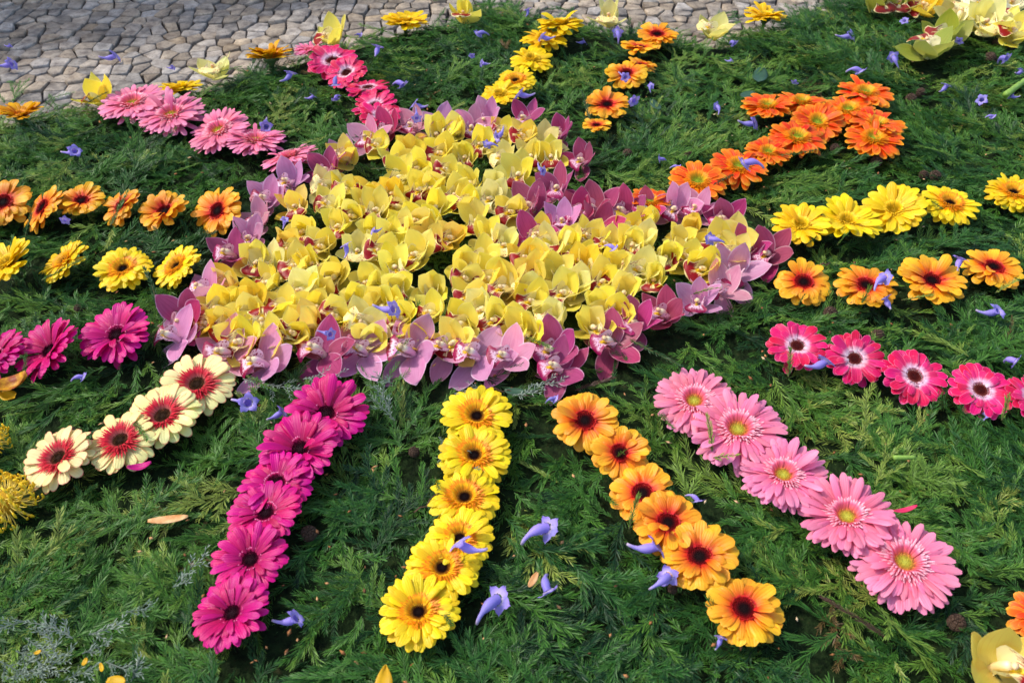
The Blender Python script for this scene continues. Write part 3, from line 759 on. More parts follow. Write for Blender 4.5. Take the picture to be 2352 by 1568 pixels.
SPECIAL = {(1164, 359): dict(kind='pale'), (834, 745): dict(kind='pale'), (817, 571): dict(kind='pale'), (1122, 703): dict(kind='pale'), (1480, 617): dict(kind='pale'), (1272, 564): dict(kind='pale'),
           (485, 734): dict(kind='gold'), (530, 745): dict(kind='gold'), (1215, 663): dict(kind='pale'), (573, 677): dict(lip_az=272, tilt=32, taz=270), (606, 749): dict(lip_az=100), (1002, 712): dict(lip_az=185, tilt=28, taz=230)}
ys = sorted(YO, key=lambda p: -p[1] + .0 * p[0])
bands = {}
for p in YO: bands.setdefault(int((770 - p[1] + (p[0] - 1000) * .0) // 48), []).append(p)
for bi, k in enumerate(sorted(bands)):
    row = sorted(bands[k])
    for i, p in enumerate(row):
        kw = dict(SPECIAL.get(p, {}))
        kind = kw.pop('kind', None) or random.choices(['yellow', 'gold', 'pale'], [.8, .13, .07])[0]
        nm = ORC[kind]['names']
        orchid(kind, p[0], p[1], f"{nm} orchid, {ORD[i + 1]} from left in {ORD[bi + 1]} row from front of yellow patch", 'yellow orchids of the central patch', size=U(.051, .060), **kw)

PUR = {
 'front border': [(399, 771, 'lilac'), (518, 804, 'lilac'), (606, 832, 'lilac'), (736, 808, 'plum'), (832, 802, 'lilac'), (945, 804, 'lilac'), (1024, 797, 'lilac'), (1096, 815, 'lilac'), (1168, 817, 'lilac'), (1278, 800, 'plum'), (1288, 845, 'plum'), (1410, 783, 'plum')],
 'left border': [(417, 727, 'plum'), (470, 666, 'lilac'), (529, 578, 'plum'), (571, 541, 'lilac'), (597, 502, 'lilac'), (613, 451, 'lilac'), (663, 412, 'lilac'), (751, 387, 'plum'), (784, 359, 'lilac')],
 'top border': [(848, 313, 'lilac'), (893, 290, 'plum'), (953, 285, 'lilac'), (1013, 278, 'lilac'), (1083, 282, 'lilac'), (1122, 268, 'lilac'), (1210, 266, 'plum'), (1294, 306, 'plum'), (1344, 363, 'plum')],
 'notch border': [(1285, 425, 'plum'), (1226, 470, 'plum'), (1294, 505, 'lilac'), (1226, 540, 'plum'), (1335, 485, 'plum'), (1376, 478, 'plum'), (1440, 480, 'plum'), (1491, 478, 'plum'), (1376, 522, 'plum')],
 'right tip border': [(1558, 471, 'lilac'), (1607, 478, 'lilac'), (1676, 500, 'plum'), (1725, 567, 'plum'), (1775, 578, 'plum'), (1692, 622, 'lilac'), (1664, 662, 'lilac'), (1610, 688, 'lilac'), (1537, 722, 'plum'), (1466, 744, 'plum')],
}
for side, lst in PUR.items():
    order = 'left' if side in ('front border', 'top border', 'notch border') else 'the top'
    lst2 = sorted(lst) if order == 'left' else sorted(lst, key=lambda q: q[1])
    for i, (px, py, k) in enumerate(lst2):
        fr = side == 'front border'
        orchid(k, px, py, f"{ORC[k]['names']} orchid, {ORD[i + 1]} from {order} along the {side} of the patch", 'purple orchids bordering the patch',
               lip_az=U(172, 215) if fr else U(170, 260), tilt=U(8, 24) if fr else U(5, 30), taz=U(200, 290), cup=U(12, 30) if fr else U(26, 50), size=U(.058, .066) if fr else U(.054, .062))
EO = [('yellow', 231, 222, 'yellow orchid lying at the carpet edge left of the pale pink gerberas', dict(tilt=20, taz=180, cup=60)),
      ('pale', 491, 166, 'pale yellow orchid at the carpet edge left of the amber gerbera', dict(tilt=15, taz=90, cup=40)),
      ('yellow', 770, 84, 'yellow orchid standing at the carpet edge above the hot pink gerberas', dict(tilt=25, taz=200, cup=50)),
      ('yellow', 1066, 40, 'yellow orchid with curled petals at the far edge, left of the yellow row', dict(tilt=10, taz=90, cup=62)),
      ('pale', 1401, 48, 'pale yellow orchid at the far edge left of the orange gerberas', dict(tilt=10, taz=90, cup=62)),
      ('pale', 1642, 74, 'wide open yellow orchid at the far edge right of the orange gerberas', dict(tilt=5, taz=270, cup=50)),
      ('green', 2016, 14, 'green orchid bud leftmost in the upper right corner cluster', dict(tilt=5, taz=270, cup=80)),
      ('green', 2066, 12, 'green orchid beside the bud in the upper right corner', dict(tilt=5, taz=270, cup=70)),
      ('gold', 2140, 22, 'golden orchid behind the green ones in the upper right corner', dict(tilt=15, taz=220, cup=60)),
      ('pale', 2204, 44, 'pale open orchid with dark lip in the upper right corner', dict(tilt=20, taz=250, cup=42, lip_az=60)),
      ('green', 2180, 84, 'green orchid between the pale open one and the front green one, upper right', dict(tilt=10, taz=220, cup=40)),
      ('green', 2138, 118, 'frontmost green orchid in the upper right corner', dict(tilt=5, taz=270, cup=45, lip_az=120)),
      ('yellow', 2298, 60, 'yellow orchid with dark red lip near the top right corner', dict(tilt=20, taz=260, cup=40, lip_az=90)),
      ('white', 2262, 14, 'creamy white orchid left of the corner one at top right', dict(tilt=15, taz=260)),
      ('white', 2330, 12, 'creamy white orchid in the very top right corner', dict(tilt=15, taz=260)),
      ('white', 2210, -12, 'creamy white orchid half cut off by the top edge at right', dict(tilt=15, taz=260)),
      ('yellow', 2340, 80, 'yellow orchid cut off by the right edge near the top corner', dict(tilt=15, taz=260)),
      ('pale', 2262, 56, 'pale yellow orchid left of the dark lipped one near the top right corner', dict(tilt=15, taz=240)),
      ('gold', 2100, -14, 'golden orchid cut off by the top edge above the green orchids', dict(tilt=15, taz=260)),
      ('white', 2270, -34, 'creamy white orchid barely below the top edge at right', dict(tilt=15, taz=260)),
      ('gold', 2306, 1540, 'yellow orchid with reddish lip in the lower right corner', dict(tilt=8, taz=250, cup=38, lip_az=330, size=.064))]
for k, px, py, lab, kw in EO:
    kw.setdefault('size', .084 if px > 1990 and py < 200 else .068); orchid(k, px, py, lab, 'single orchids along the edges', **kw)

# ------------------------------------------------------------------ jacaranda blossoms
def jac_mats():
    s = NT('blossom_lilac'); tc, u, v = s.uv(); rn = s.rnd()
    ns = s.noise(s.mapping(tc.outputs['UV'], (8, 1, 1)), 2, 2)
    c = s.ramp(v, [(0, s2l((204, 186, 204))), (.22, s2l((174, 160, 230))), (1, s2l((150, 132, 224)))])
    c = s.mix(s.math('MULTIPLY', s.mapr(ns, .5, .7), .3), c, s2l((166, 156, 232)))
    c = s.hsv(c, s.math('ADD', .49, s.math('MULTIPLY', rn, .02)), 1, s.math('ADD', .85, s.math('MULTIPLY', rn, .25)))
    return s.finish(c, .5, .3, .3)
M_jac = jac_mats()
def jac_meshes():
    T, Lb = [], []
    for q in range(4):
        rng = random.Random(q); bend = rng.uniform(1.1, 2.0) * (1 if q % 2 else -.9)
        pts = []; p = Vector((-.5, 0, 0)); n = 9; a = -bend * .5
        for i in range(n):
            pts.append(tuple(p)); p = p + Vector((cos(a), 0, sin(a))) * .10; a += bend / n
        rad = [.035, .046, .05, .06, .095, .125, .135, .12, .13]
        V, F = tube_data(pts, rad, 10, False)
        V = [Vector((x.x, x.y, x.z)) for x in V]
        F.append(tuple(range(10))[::-1])
        uv = [(i % 10 / 10, i // 10 / (n - 1)) for i in range(len(V))]
        me = mk('blossom_tube', V, F, M_jac, uv)
        T.append((me, Vector(pts[-1]), a))
    for q in range(3):
        rng = random.Random(q + 9); c = rng.uniform(.5, 1.4)
        def f(u, v):
            wv = .15 * (sin(pi * (v * .8 + .17)) ** .5)
            ang = c * v
            return (.30 * v * cos(ang * 1.5) * .6 - .02, u * wv, .135 + .27 * v * sin(ang * .5 + .6) - .04 * u * u + .022 * sin(u * 5 + v * 6 + c * 9))
        Lb.append(grid('blossom_lobe', 4, 4, f, M_jac))
    return T, Lb
JT, JL = jac_meshes()
def blossom(px, py, wpx, az, label, z=.018, pitch=0, q=None, roll=None):
    p = at(px, py, z)
    s_ = wpx * depth(px, py, z) / FPX / 1.0
    s_ = min(max(s_, .022), .055)
    tm, end, a = JT[q if q is not None else random.randrange(4)]
    root = link('jacaranda_blossom', None); root.empty_display_size = .01
    tag(root, label, 'blossom', 'fallen lilac blossoms')
    root.matrix_world = Matrix.Translation(p) @ Matrix.Rotation(radians(az), 4, 'Z') @ Matrix.Rotation(-radians(pitch), 4, 'Y') @ Matrix.Rotation(roll if roll is not None else U(-.8, .8), 4, 'X') @ Matrix.Scale(s_, 4)
    link('tube', tm, root)
    for i in range(5):
        link('lobe', random.choice(JL), root, Matrix.Translation(end) @ Matrix.Rotation(-a, 4, 'Y') @ Matrix.Rotation(2 * pi * i / 5 + U(-.2, .2), 4, 'X'))
P_, G_ = -.04, .02
JAC = [
 (13, 146, 46, 20, 'lilac blossom on the paving, cut off by the left picture edge', P_, 0), (250, 126, 46, 20, 'lilac blossom alone on the sunlit paving', P_, 0),
 (612, 281, 46, 280, 'lilac blossom standing above the tipped pale pink gerbera', .03, 0), (158, 345, 48, 350, 'arched lilac blossom below the leftmost pale pink gerbera', G_, 15),
 (310, 213, 22, 0, 'scrap of lilac blossom behind the leftmost pale pink gerbera', G_, 0), (657, 172, 44, 50, 'lilac blossom left of the hot pink gerberas, below the amber one', .03, 20),
 (866, 113, 44, 80, 'double lilac blossom above the hot pink gerberas at the far left', .03, 20), (772, 192, 42, 270, 'lilac blossom hanging over the second hot pink gerbera', .05, -20),
 (712, 220, 28, 20, 'small lilac blossom below and left of the hot pink gerberas', G_, 10), (776, 228, 30, 250, 'lilac blossom sunk in the greenery under the hot pink gerberas', G_, 0),
 (918, 199, 44, 330, 'lilac blossom right of the third hot pink gerbera', G_, 10), (1106, 82, 36, 180, 'lilac blossom left of the second yellow gerbera in the upper row', G_, 0),
 (1086, 132, 24, 250, 'lilac blossom standing left of the third upper yellow gerbera', .03, 30), (1113, 145, 28, 170, 'thin lilac blossom beside the standing one, left of the upper yellows', G_, 0),
 (961, 238, 48, 160, 'lilac blossom just above the top border of purple orchids', .03, 0), (956, 262, 36, 275, 'lilac blossom lying on a top border orchid', .075, -30),
 (1145, 304, 42, 235, 'lilac blossom lying on yellow orchids near the top border', .08, -20), (824, 82, 18, 0, 'tiny lilac scrap near the far left carpet edge', G_, 0),
 (1209, 27, 28, 80, 'lilac blossom near the far edge, left of the first upper yellow gerbera', G_, 30), (1256, 82, 40, 170, 'lilac blossom lying on the second upper yellow gerbera', .06, 0),
 (1418, 84, 38, 95, 'upright lilac blossom left of the upper orange gerberas', .03, 35), (1336, 94, 28, 20, 'lilac scrap between the upper yellow and upper orange rows', G_, 0),
 (1684, 103, 32, 290, 'lilac blossom under the wide open orchid at the far edge', .03, 20), (1206, 212, 48, 170, 'lilac blossom on the fourth upper yellow gerbera', .055, 0),
 (1430, 172, 34, 300, 'greyish lilac blossom on the fourth upper orange gerbera', .06, 0), (1496, 204, 26, 80, 'small lilac blossom right of the upper orange row', G_, 20),
 (1455, 239, 44, 285, 'lilac blossom facing the viewer beside the fifth upper orange gerbera', .04, 40), (1645, 252, 32, 100, 'lilac blossom in the greenery left of the orange cluster', G_, 20),
 (1720, 279, 50, 350, 'lilac blossom under the leftmost gerbera of the orange cluster', G_, 0), (1518, 367, 30, 200, 'lilac blossom in the greenery right of the purple notch', G_, 20),
 (1551, 387, 26, 0, 'flat lilac scrap above the third orange gerbera of the stroke', G_, 0), (1245, 384, 36, 300, 'lilac blossom drooping on yellow orchids beside the notch', .08, -10),
 (1675, 137, 18, 0, 'tiny lilac scrap below the wide open far orchid', G_, 0), (1943, 79, 46, 345, 'arched lilac blossom between far yellow gerbera and corner orchids', G_, 10),
 (2076, 46, 30, 250, 'lilac blossom below the green orchids in the upper right', .03, 30), (2056, 140, 40, 110, 'pale lilac blossom left of the frontmost green orchid', .03, 30),
 (1965, 169, 44, 345, 'lilac blossom above the topmost gerbera of the orange cluster', G_, 0), (1824, 192, 26, 250, 'small lilac blossom above the left part of the orange cluster', G_, 20),
 (2199, 97, 32, 250, 'lilac blossom lying on the green orchids at upper right', .05, 20), (2307, 141, 42, 285, 'lilac blossom facing the viewer near the right edge, below the corner orchids', .03, 40),
 (2342, 163, 32, 30, 'lilac blossom cut off by the right edge below the corner orchids', G_, 0), (2169, 199, 38, 40, 'lilac blossom right of the orange cluster, leaning up to the right', G_, 20),
 (2252, 224, 40, 250, 'plump lilac blossom in the greenery at the upper right', .03, 20), (2274, 271, 20, 0, 'tiny lilac blossom below the plump one at the upper right', G_, 0),
 (2330, 219, 26, 170, 'lilac scrap at the right edge level with the plump blossom', G_, 0), (1723, 384, 62, 170, 'lilac blossom lying on an orange gerbera of the stroke', .06, 0),
 (152, 512, 36, 285, 'lilac blossom facing the viewer below the left orange gerberas', .035, 50), (2206, 601, 54, 62, 'curved lilac blossom standing left of the last right orange gerbera', .04, 15),
 (2027, 652, 60, 40, 'lilac blossom lying on the second right orange gerbera', .06, 10), (2035, 692, 52, 95, 'lilac blossom pointing up, below the second right orange gerbera', .03, 0),
 (2274, 709, 60, 330, 'wide open lilac blossom at the right, above the hot pink gerberas', .03, 30), (553, 921, 70, 330, 'lilac blossom right of the first cream gerbera', .03, 20),
 (183, 871, 38, 20, 'withered lilac blossom below the left magenta gerberas', G_, 0), (636, 950, 52, 40, 'lilac blossom tucked left of the first front magenta gerbera', G_, 0),
 (1080, 1246, 84, 165, 'lilac blossom lying on the fourth front yellow gerbera', .06, 10), (1241, 1230, 96, 25, 'curved lilac blossom right of the fourth front yellow gerbera', .025, 5),
 (1262, 1349, 78, 275, 'upright lilac blossom between the front yellow and orange rows', .03, 10), (1131, 1398, 100, 45, 'lilac blossom right of the last front yellow gerbera', .025, 5),
 (1484, 1246, 88, 0, 'lilac blossom under the fourth front orange gerbera', .03, 5), (1519, 1332, 74, 35, 'lilac blossom left of the fifth front orange gerbera', .025, 5),
 (1592, 1150, 44, 320, 'lilac blossom half hidden behind the fourth front orange gerbera', .015, 0), (1268, 922, 26, 20, 'dark lilac scrap left of the first front orange gerbera', .02, 0),
 (1879, 828, 70, 20, 'lilac blossom between the first two right hot pink gerberas', .05, 5), (2328, 834, 54, 290, 'lilac blossom above the fourth right hot pink gerbera', .03, 40),
 (2266, 951, 30, 200, 'dark lilac blossom under the fourth right hot pink gerbera', .015, 0), (660, 1416, 72, 10, 'lilac blossom right of the last front magenta gerbera', .025, 5),
 (790, 572, 44, 95, 'lilac blossom pointing up among the left yellow orchids', .085, 30), (887, 703, 66, 350, 'lilac blossom lying across the lower yellow orchids', .085, 0),
 (747, 764, 44, 340, 'lilac blossom peeping out between yellow and purple orchids at the front', .06, 0), (863, 526, 30, 200, 'small lilac blossom among the middle yellow orchids', .075, 0),
 (1641, 552, 46, 160, 'lilac blossom on the yellow orchids of the right tip', .085, 0), (652, 512, 26, 60, 'star shaped lilac blossom at the left edge of the yellow orchids', .07, 60),
 (1403, 571, 36, 330, 'thin lilac blossom among the yellow orchids below the notch', .06, 0), (1127, 335, 36, 170, 'flat lilac blossom among the upper yellow orchids', .07, 0),
 (1651, 1472, 22, 60, 'short lilac tube left of the last front orange gerbera', .02, 10), (391, 154, 18, 0, 'tiny lilac scrap on the paving near the pale yellow orchid', P_, 0), (19, 103, 18, 0, 'tiny lilac scrap on the paving near the shadow edge', P_, 0)]
for px, py, wv, az, lab, z, pit in JAC: blossom(px, py, wv, az, lab, z + .004, pit)

# ------------------------------------------------------------------ pincushion flowers, cones, scraps
def pin_mats():
    s = NT('pincushion_style'); tc, u, v = s.uv()
    a = s.finish(s.ramp(v, [(0, s2l((238, 218, 112))), (.7, s2l((240, 210, 70))), (.9, s2l((250, 206, 30)))]), .45, .1, .4)
    return a
M_pin = pin_mats(); M_pind = simple_mat('pincushion_core', (196, 150, 20), .7)
def pincushion(px, py, r, label):
    p = at(px, py, .02)
    root = link('pincushion_flower', None); root.matrix_world = Matrix.Translation(p) @ Matrix.Scale(r, 4); tag(root, label, 'flower', 'yellow pincushion flowers')
    ms = []
    for q in range(4):
        rng = random.Random(q); pts = []; c = rng.uniform(1.3, 2.1)
        for i in range(8):
            t = i / 7; a = c * t; pts.append((.30 + .46 * sin(a) * (1 - .12 * t), .03 * sin(3 * t), .24 + .40 * (1 - cos(a)) * .75))
        pts[-1] = (pts[-1][0] - .05, pts[-1][1], pts[-1][2] + .03)
        ms.append(tube('style', pts, [.018, .016, .015, .015, .015, .016, .036, .026], M_pin, 5))
    core = []
    link('core', grid('core', 12, 6, lambda u, v: (.42 * cos(u * pi) * sin(v * pi * .5), .42 * sin(u * pi) * sin(v * pi * .5), .42 * cos(v * pi * .5)), M_pind), root)
    for i in range(160):
        t = (i + .5) / 160; el = 78 * (1 - t) - 8; a = i * 2.39996
        link('style', random.choice(ms), root, Matrix.Rotation(a, 4, 'Z') @ Matrix.Rotation(-radians(el - 42 + U(-8, 8)), 4, 'Y') @ Matrix.Rotation(U(-.3, .3), 4, 'X') @ Matrix.Scale(U(.85, 1.1), 4))
    FLOWER_SPOTS.append((p.x, p.y, r * .6, .02))
pincushion(14, 1158, .046, 'yellow pincushion flower at the left edge, below the last cream gerbera')
pincushion(-26, 1016, .034, 'yellow pincushion flower barely inside the left edge, above the larger one')

def cone_mesh(seed):
    rng = random.Random(seed); bm = bmesh.new()
    bmesh.ops.create_uvsphere(bm, u_segments=9, v_segments=7, radius=1)
    for v in bm.verts: v.co.z *= .9; v.co += Vector((rng.uniform(-.06, .06), rng.uniform(-.06, .06), rng.uniform(-.06, .06)))
    r = bmesh.ops.inset_individual(bm, faces=bm.faces[:], thickness=.10, depth=0)
    for f in bm.faces[:]:
        if f in r['faces']: pass
    keep = set(r['faces'])
    inner = [f for f in bm.faces if f not in keep]
    for f in inner:
        n = f.normal.copy(); c = f.calc_center_median()
        for v in f.verts: v.co += n * .17 + Vector((0, 0, .05))
    me = bpy.data.meshes.new('seed_cone'); bm.to_mesh(me); bm.free(); me.materials.append(M_cone); return me
CONES = [cone_mesh(i) for i in range(3)]
for px, py, wv, lab in [(1906, 720, 46, 'brown seed cone below the first right orange gerbera'), (2016, 771, 42, 'brown seed cone above the second right hot pink gerbera'), (2147, 405, 38, 'brown seed cone above the fourth right yellow gerbera'),
    (2122, 402, 30, 'dark seed cone left of the brown cone above the right yellow gerberas'), (2346, 479, 40, 'brown seed cone at the right edge beside the last yellow gerbera'), (2092, 227, 34, 'brown seed cone right of the orange cluster'),
    (2115, 213, 30, 'blackish seed cone just behind the brown one right of the orange cluster'), (2274, 134, 38, 'seed cone left of the blossom facing the viewer at upper right'), (1558, 298, 36, 'seed cone in the greenery between orange row and orange stroke'),
    (1581, 358, 32, 'seed cone above the second gerbera of the orange stroke'), (1441, 354, 34, 'dark seed cone right of the plum orchids at the top border'), (2197, 1430, 56, 'grey seed cone left of the lower right corner orchid'),
    (951, 1038, 36, 'reddish seed cone left of the second front yellow gerbera'), (710, 1225, 52, 'rust brown seed cone right of the fifth front magenta gerbera'), (164, 992, 34, 'dark seed cone above the last cream gerbera'),
    (183, 709, 34, 'dark seed cone above the left magenta gerberas'), (2013, 372, 36, 'dark seed cone below the orange cluster'), (1918, 341, 30, 'brown seed cone under the orange cluster'), (2290, 98, 26, 'grey seed cone under the yellow corner orchid'),
    (1545, 1352, 32, 'round seed cone under the blossom left of the fifth front orange gerbera')]:
    p = at(px, py, .006); s_ = wv * .5 * depth(px, py) / FPX
    o = link('seed_cone', random.choice(CONES)); o.matrix_world = Matrix.Translation(p) @ Matrix.Rotation(U(0, 6), 4, 'Z') @ Matrix.Rotation(U(-1, 1), 4, 'X') @ Matrix.Scale(s_ * .66, 4)
    tag(o, lab, 'cone', 'small seed cones in the greenery')

def scrap(name, px, py, L, W, az, mat, label, cat, z=.022, curl=.4, pitch=5, nose=.5):
    c = curl
    def f(u, v):
        wv = W * (sin(pi * (v * .94 + .03)) ** nose)
        return ((v - .5) * L, u * wv * .5, c * L * (v - .5) ** 2 + .6 * c * W * u * u * (.5))
    o = link(name, grid(name, 4, 8, f, mat)); o.matrix_world = Matrix.Translation(at(px, py, z)) @ Matrix.Rotation(radians(az), 4, 'Z') @ Matrix.Rotation(-radians(pitch), 4, 'Y')
    md = o.modifiers.new('thickness', 'SOLIDIFY'); md.thickness = .0007
    tag(o, label, cat); return o
M_lpp = GER['light_pink']['petals'][0].materials[0]; M_hp = simple_mat('loose_pink_petal', (238, 60, 110), .5, trans=.3); M_mg = simple_mat('loose_magenta_petal', (206, 20, 130), .5, trans=.3)
M_yp = simple_mat('loose_yellow_petal', (240, 190, 30), .5, trans=.3); M_or = simple_mat('loose_gold_lip', (226, 170, 40), .5, trans=.25, col2=(150, 60, 20), scale=90)
scrap('dry_bract', 387, 1193, .052, .012, 4, M_bract, 'tan dry bract lying in the greenery left of the front magenta gerberas', 'bract', .03, .15)
scrap('dry_bract', 1225, 1332, .022, .009, 60, M_bract, 'small tan bract left of the upright lilac blossom', 'bract', .028, .3)
scrap('loose_petal', 2078, 1172, .032, .007, 12, M_hp, 'loose hot pink petal beside the fourth lower right pink gerbera', 'petal', .04, .6)
scrap('loose_petal', 324, 1074, .032, .012, 10, M_mg, 'loose magenta petal under the third cream gerbera', 'petal', .03, .7)
scrap('loose_petal', 30, 888, .052, .030, 20, M_or, 'speckled golden orchid lip at the left edge below the magenta gerberas', 'petal', .036, .9)
scrap('loose_petal', 22, 912, .030, .020, 330, M_yp, 'small yellow petal lobe under the speckled golden lip at left', 'petal', .03, .6)
scrap('loose_petal', 882, 1572, .040, .020, 88, M_yp, 'yellow petal tip at the bottom edge below the front yellow row', 'petal', .024, .5, 5, 1.0)
scrap('loose_petal', 234, 1534, .012, .005, 300, M_yp, 'yellow flower scrap on the silvery sprigs, rightmost of three', 'petal', .035, .6)
scrap('loose_petal', 196, 1520, .009, .006, 80, M_yp, 'yellow flower scrap on the silvery sprigs, middle of three', 'petal', .035, .6)
scrap('loose_petal', 88, 1498, .008, .005, 20, M_yp, 'yellow flower scrap on the silvery sprigs, leftmost of three', 'petal', .035, .6)
scrap('loose_petal', 268, 1566, .022, .014, 350, M_yp, 'bright yellow petal cut off by the bottom edge at left', 'petal', .035, .3)
for px, py, L, Wd, az, lab in [(1745, 176, .06, .034, 70, 'dark broad leaf in the greenery above the orange cluster'), (1718, 220, .035, .03, 20, 'round grey green leaf left of the orange cluster'), (1505, 243, .04, .02, 110, 'narrow grey leaf right of the fifth upper orange gerbera'), (1182, 900, .03, .014, 350, 'dark leaf tip beside the first front yellow gerbera')]:
    scrap('leaf', px, py, L, Wd, az, M_leaf, lab, 'leaf', .02, .25)
def rod(name, x0, y0, x1, y1, r, mat, label, cat, z=.022, wob=.003, n=7):
    a, b = at(x0, y0, z), at(x1, y1, z)
    pts = [a.lerp(b, i / n) + (Vector((U(-wob, wob), U(-wob, wob), U(-wob, wob))) if 0 < i < n else Vector()) for i in range(n + 1)]
    c = pts[0].copy(); o = link(name, tube(name, [tuple(p - c) for p in pts], [r * (1 - .25 * i / n) for i in range(n + 1)], mat, 7)); o.location = c
    tag(o, label, cat)
rod('cut_stem', 2052, 1051, 2102, 1050, .0040, M_cut, 'short piece of cut light green stem at the lower right', 'stem', .026, 0)
rod('cut_stem', 2310, 218, 2372, 172, .0075, M_cut, 'thick green stem end at the right edge near the top', 'stem', .03, 0)
rod('twig', 1954, 695, 2018, 687, .0012, M_twig, 'thin dry twig below the second right orange gerbera', 'twig')
rod('twig', 1868, 615, 1906, 603, .0016, M_twig, 'dark knobbly twig behind the first right orange gerbera', 'twig')
rod('twig', 1128, 889, 1226, 910, .0011, M_twig, 'pale twig under the front border of purple orchids', 'twig', .02)
rod('twig', 536, 506, 568, 562, .0008, M_twig, 'thin upright twig in front of the last left orange gerbera', 'twig', .05)
rod('twig', 952, 1176, 1040, 1114, .0010, M_twig, 'thin twig left of the third front yellow gerbera', 'twig', .026)

# single sprigs that lie on or beside flowers, each its own thing
def sprig(name, px0, py0, px1, py1, label, mat=M_spr1, z0=.03, z1=.03, br=0, seed=None, group='green sprigs lying on the flowers', nl=.011, **kw):
    a, b = at(px0, py0, z0), at(px1, py1, z1); L = (b - a).length
    V, F, T, SV, SF = sprig_geo(seed if seed is not None else random.randrange(9999), L, br, nl=nl, curve=.15, **kw)
    o = link(name, mk(name, SV, SF, M_stemg if mat is M_spr1 else mat))
    d = (b - a).normalized(); x = d; y = Vector((0, 0, 1)).cross(x).normalized(); z = x.cross(y)
    o.matrix_world = Matrix.Translation((a + b) / 2) @ Matrix((x, y, z)).transposed().to_4x4()
    tag(link('foliage', mk('foliage', V, F, mat, T), o), kind='stuff')
    tag(o, label, 'sprig', group)
SPR = [(60, 540, 70, 485, 'in front of the second left orange gerbera'), (256, 512, 298, 428, 'leaning over the fourth left orange gerbera'), (100, 640, 215, 580, 'over the second left yellow gerbera'), (352, 690, 340, 605, 'right of the third left yellow gerbera'),
    (45, 872, 70, 810, 'in front of the second left magenta gerbera'), (1632, 1030, 1630, 945, 'standing on the second pale pink gerbera'), (1520, 940, 1542, 995, 'at the left of the first pale pink gerbera'), (1640, 1050, 1705, 1042, 'under the second pale pink gerbera'),
    (1450, 1210, 1462, 1128, 'over the third front orange gerbera'), (1418, 1048, 1442, 1030, 'lying on the eye of the second front orange gerbera'), (1808, 860, 1822, 795, 'over the first right hot pink gerbera'), (2300, 960, 2322, 905, 'right of the fourth right hot pink gerbera'),
    (1980, 695, 2000, 655, 'in front of the second right orange gerbera'), (2110, 440, 2185, 495, 'across the fourth right yellow gerbera'), (1835, 700, 1850, 670, 'under the first right orange gerbera'), (1598, 672, 1650, 660, 'on the lilac orchids of the right tip'),
    (1350, 270, 1340, 205, 'upright left of the fifth upper orange gerbera'), (855, 390, 925, 386, 'across the upper yellow orchids'), (1215, 775, 1270, 800, 'on the front border beside the big lilac orchid'), (655, 345, 735, 330, 'over the last pale pink upper left gerbera'),
    (740, 100, 700, 130, 'in front of the yellow orchid at the far left edge'), (195, 238, 255, 208, 'over the leftmost carpet edge orchid'), (1000, 1095, 1010, 1130, 'left of the third front yellow gerbera'), (1012, 1410, 1045, 1428, 'at the right of the last front yellow gerbera'),
    (340, 770, 380, 740, 'left of the plum orchid at the left border'), (1460, 780, 1560, 845, 'below the plum orchids at the right front'), (570, 860, 640, 905, 'under the front border left of the first front magenta gerbera'), (1880, 330, 1800, 372, 'under the fifth gerbera of the orange stroke'),
    (2290, 668, 2345, 640, 'under the last right orange gerbera'), (2075, 685, 2150, 680, 'under the third right orange gerbera'), (1925, 560, 1950, 530, 'in front of the second right yellow gerbera'), (1850, 560, 1880, 545, 'in front of the first right yellow gerbera'),
    (1690, 395, 1640, 425, 'under the third gerbera of the orange stroke'), (490, 168, 560, 152, 'over the pale yellow carpet edge orchid'), (300, 960, 340, 1010, 'between the second and third cream gerberas')]
for i, (a, b, c, d, t) in enumerate(SPR): sprig('conifer_sprig', a, b, c, d, 'green conifer sprig ' + t, z0=.028, z1=.058, seed=100 + i, nl=.010)
for i, (a, b, c, d, t) in enumerate([(2024, 1456, 1882, 1362, 'below the last pale pink gerbera'), (1327, 892, 1415, 868, 'under the plum orchids at the front right')]):
    sprig('dry_sprig', a, b, c, d, 'brown withered sprig ' + t, mat=M_brown, z0=.02, z1=.024, seed=300 + i, group='brown withered sprigs', spread=25)
sv = [(130, 1500, 88, 1400), (60, 1425, -5, 1440), (160, 1465, 100, 1420), (40, 1500, 150, 1545), (20, 1560, 120, 1520), (190, 1500, 260, 1470), (150, 1560, 230, 1530), (250, 1520, 330, 1555), (90, 1540, 170, 1500), (210, 1450, 300, 1432),
      (290, 1405, 360, 1395), (60, 1470, 130, 1515), (0, 1520, 80, 1560), (300, 1560, 330, 1500), (410, 1330, 480, 1265), (400, 1345, 440, 1330), (905, 960, 842, 900), (890, 940, 870, 880), (1010, 1010, 1080, 1090), (1180, 905, 1250, 895), (700, 870, 790, 860), (620, 880, 700, 900), (900, 880, 850, 860), (560, 870, 620, 890), (1230, 880, 1300, 880), (1105, 890, 1040, 905)]
for i, (a, b, c, d) in enumerate(sv):
    where = f"{ORD[i + 1]} of the heap in the lower left corner" if i < 16 else f"{ORD[i - 15]} of those under the front border of orchids"
    sprig('silvery_sprig', a, b, c, d, 'silvery grey sprig, ' + where, mat=M_silver, z0=.024, z1=.034, br=4, seed=400 + i, nl=.009, dens=330, spread=45, group='silvery grey sprigs')

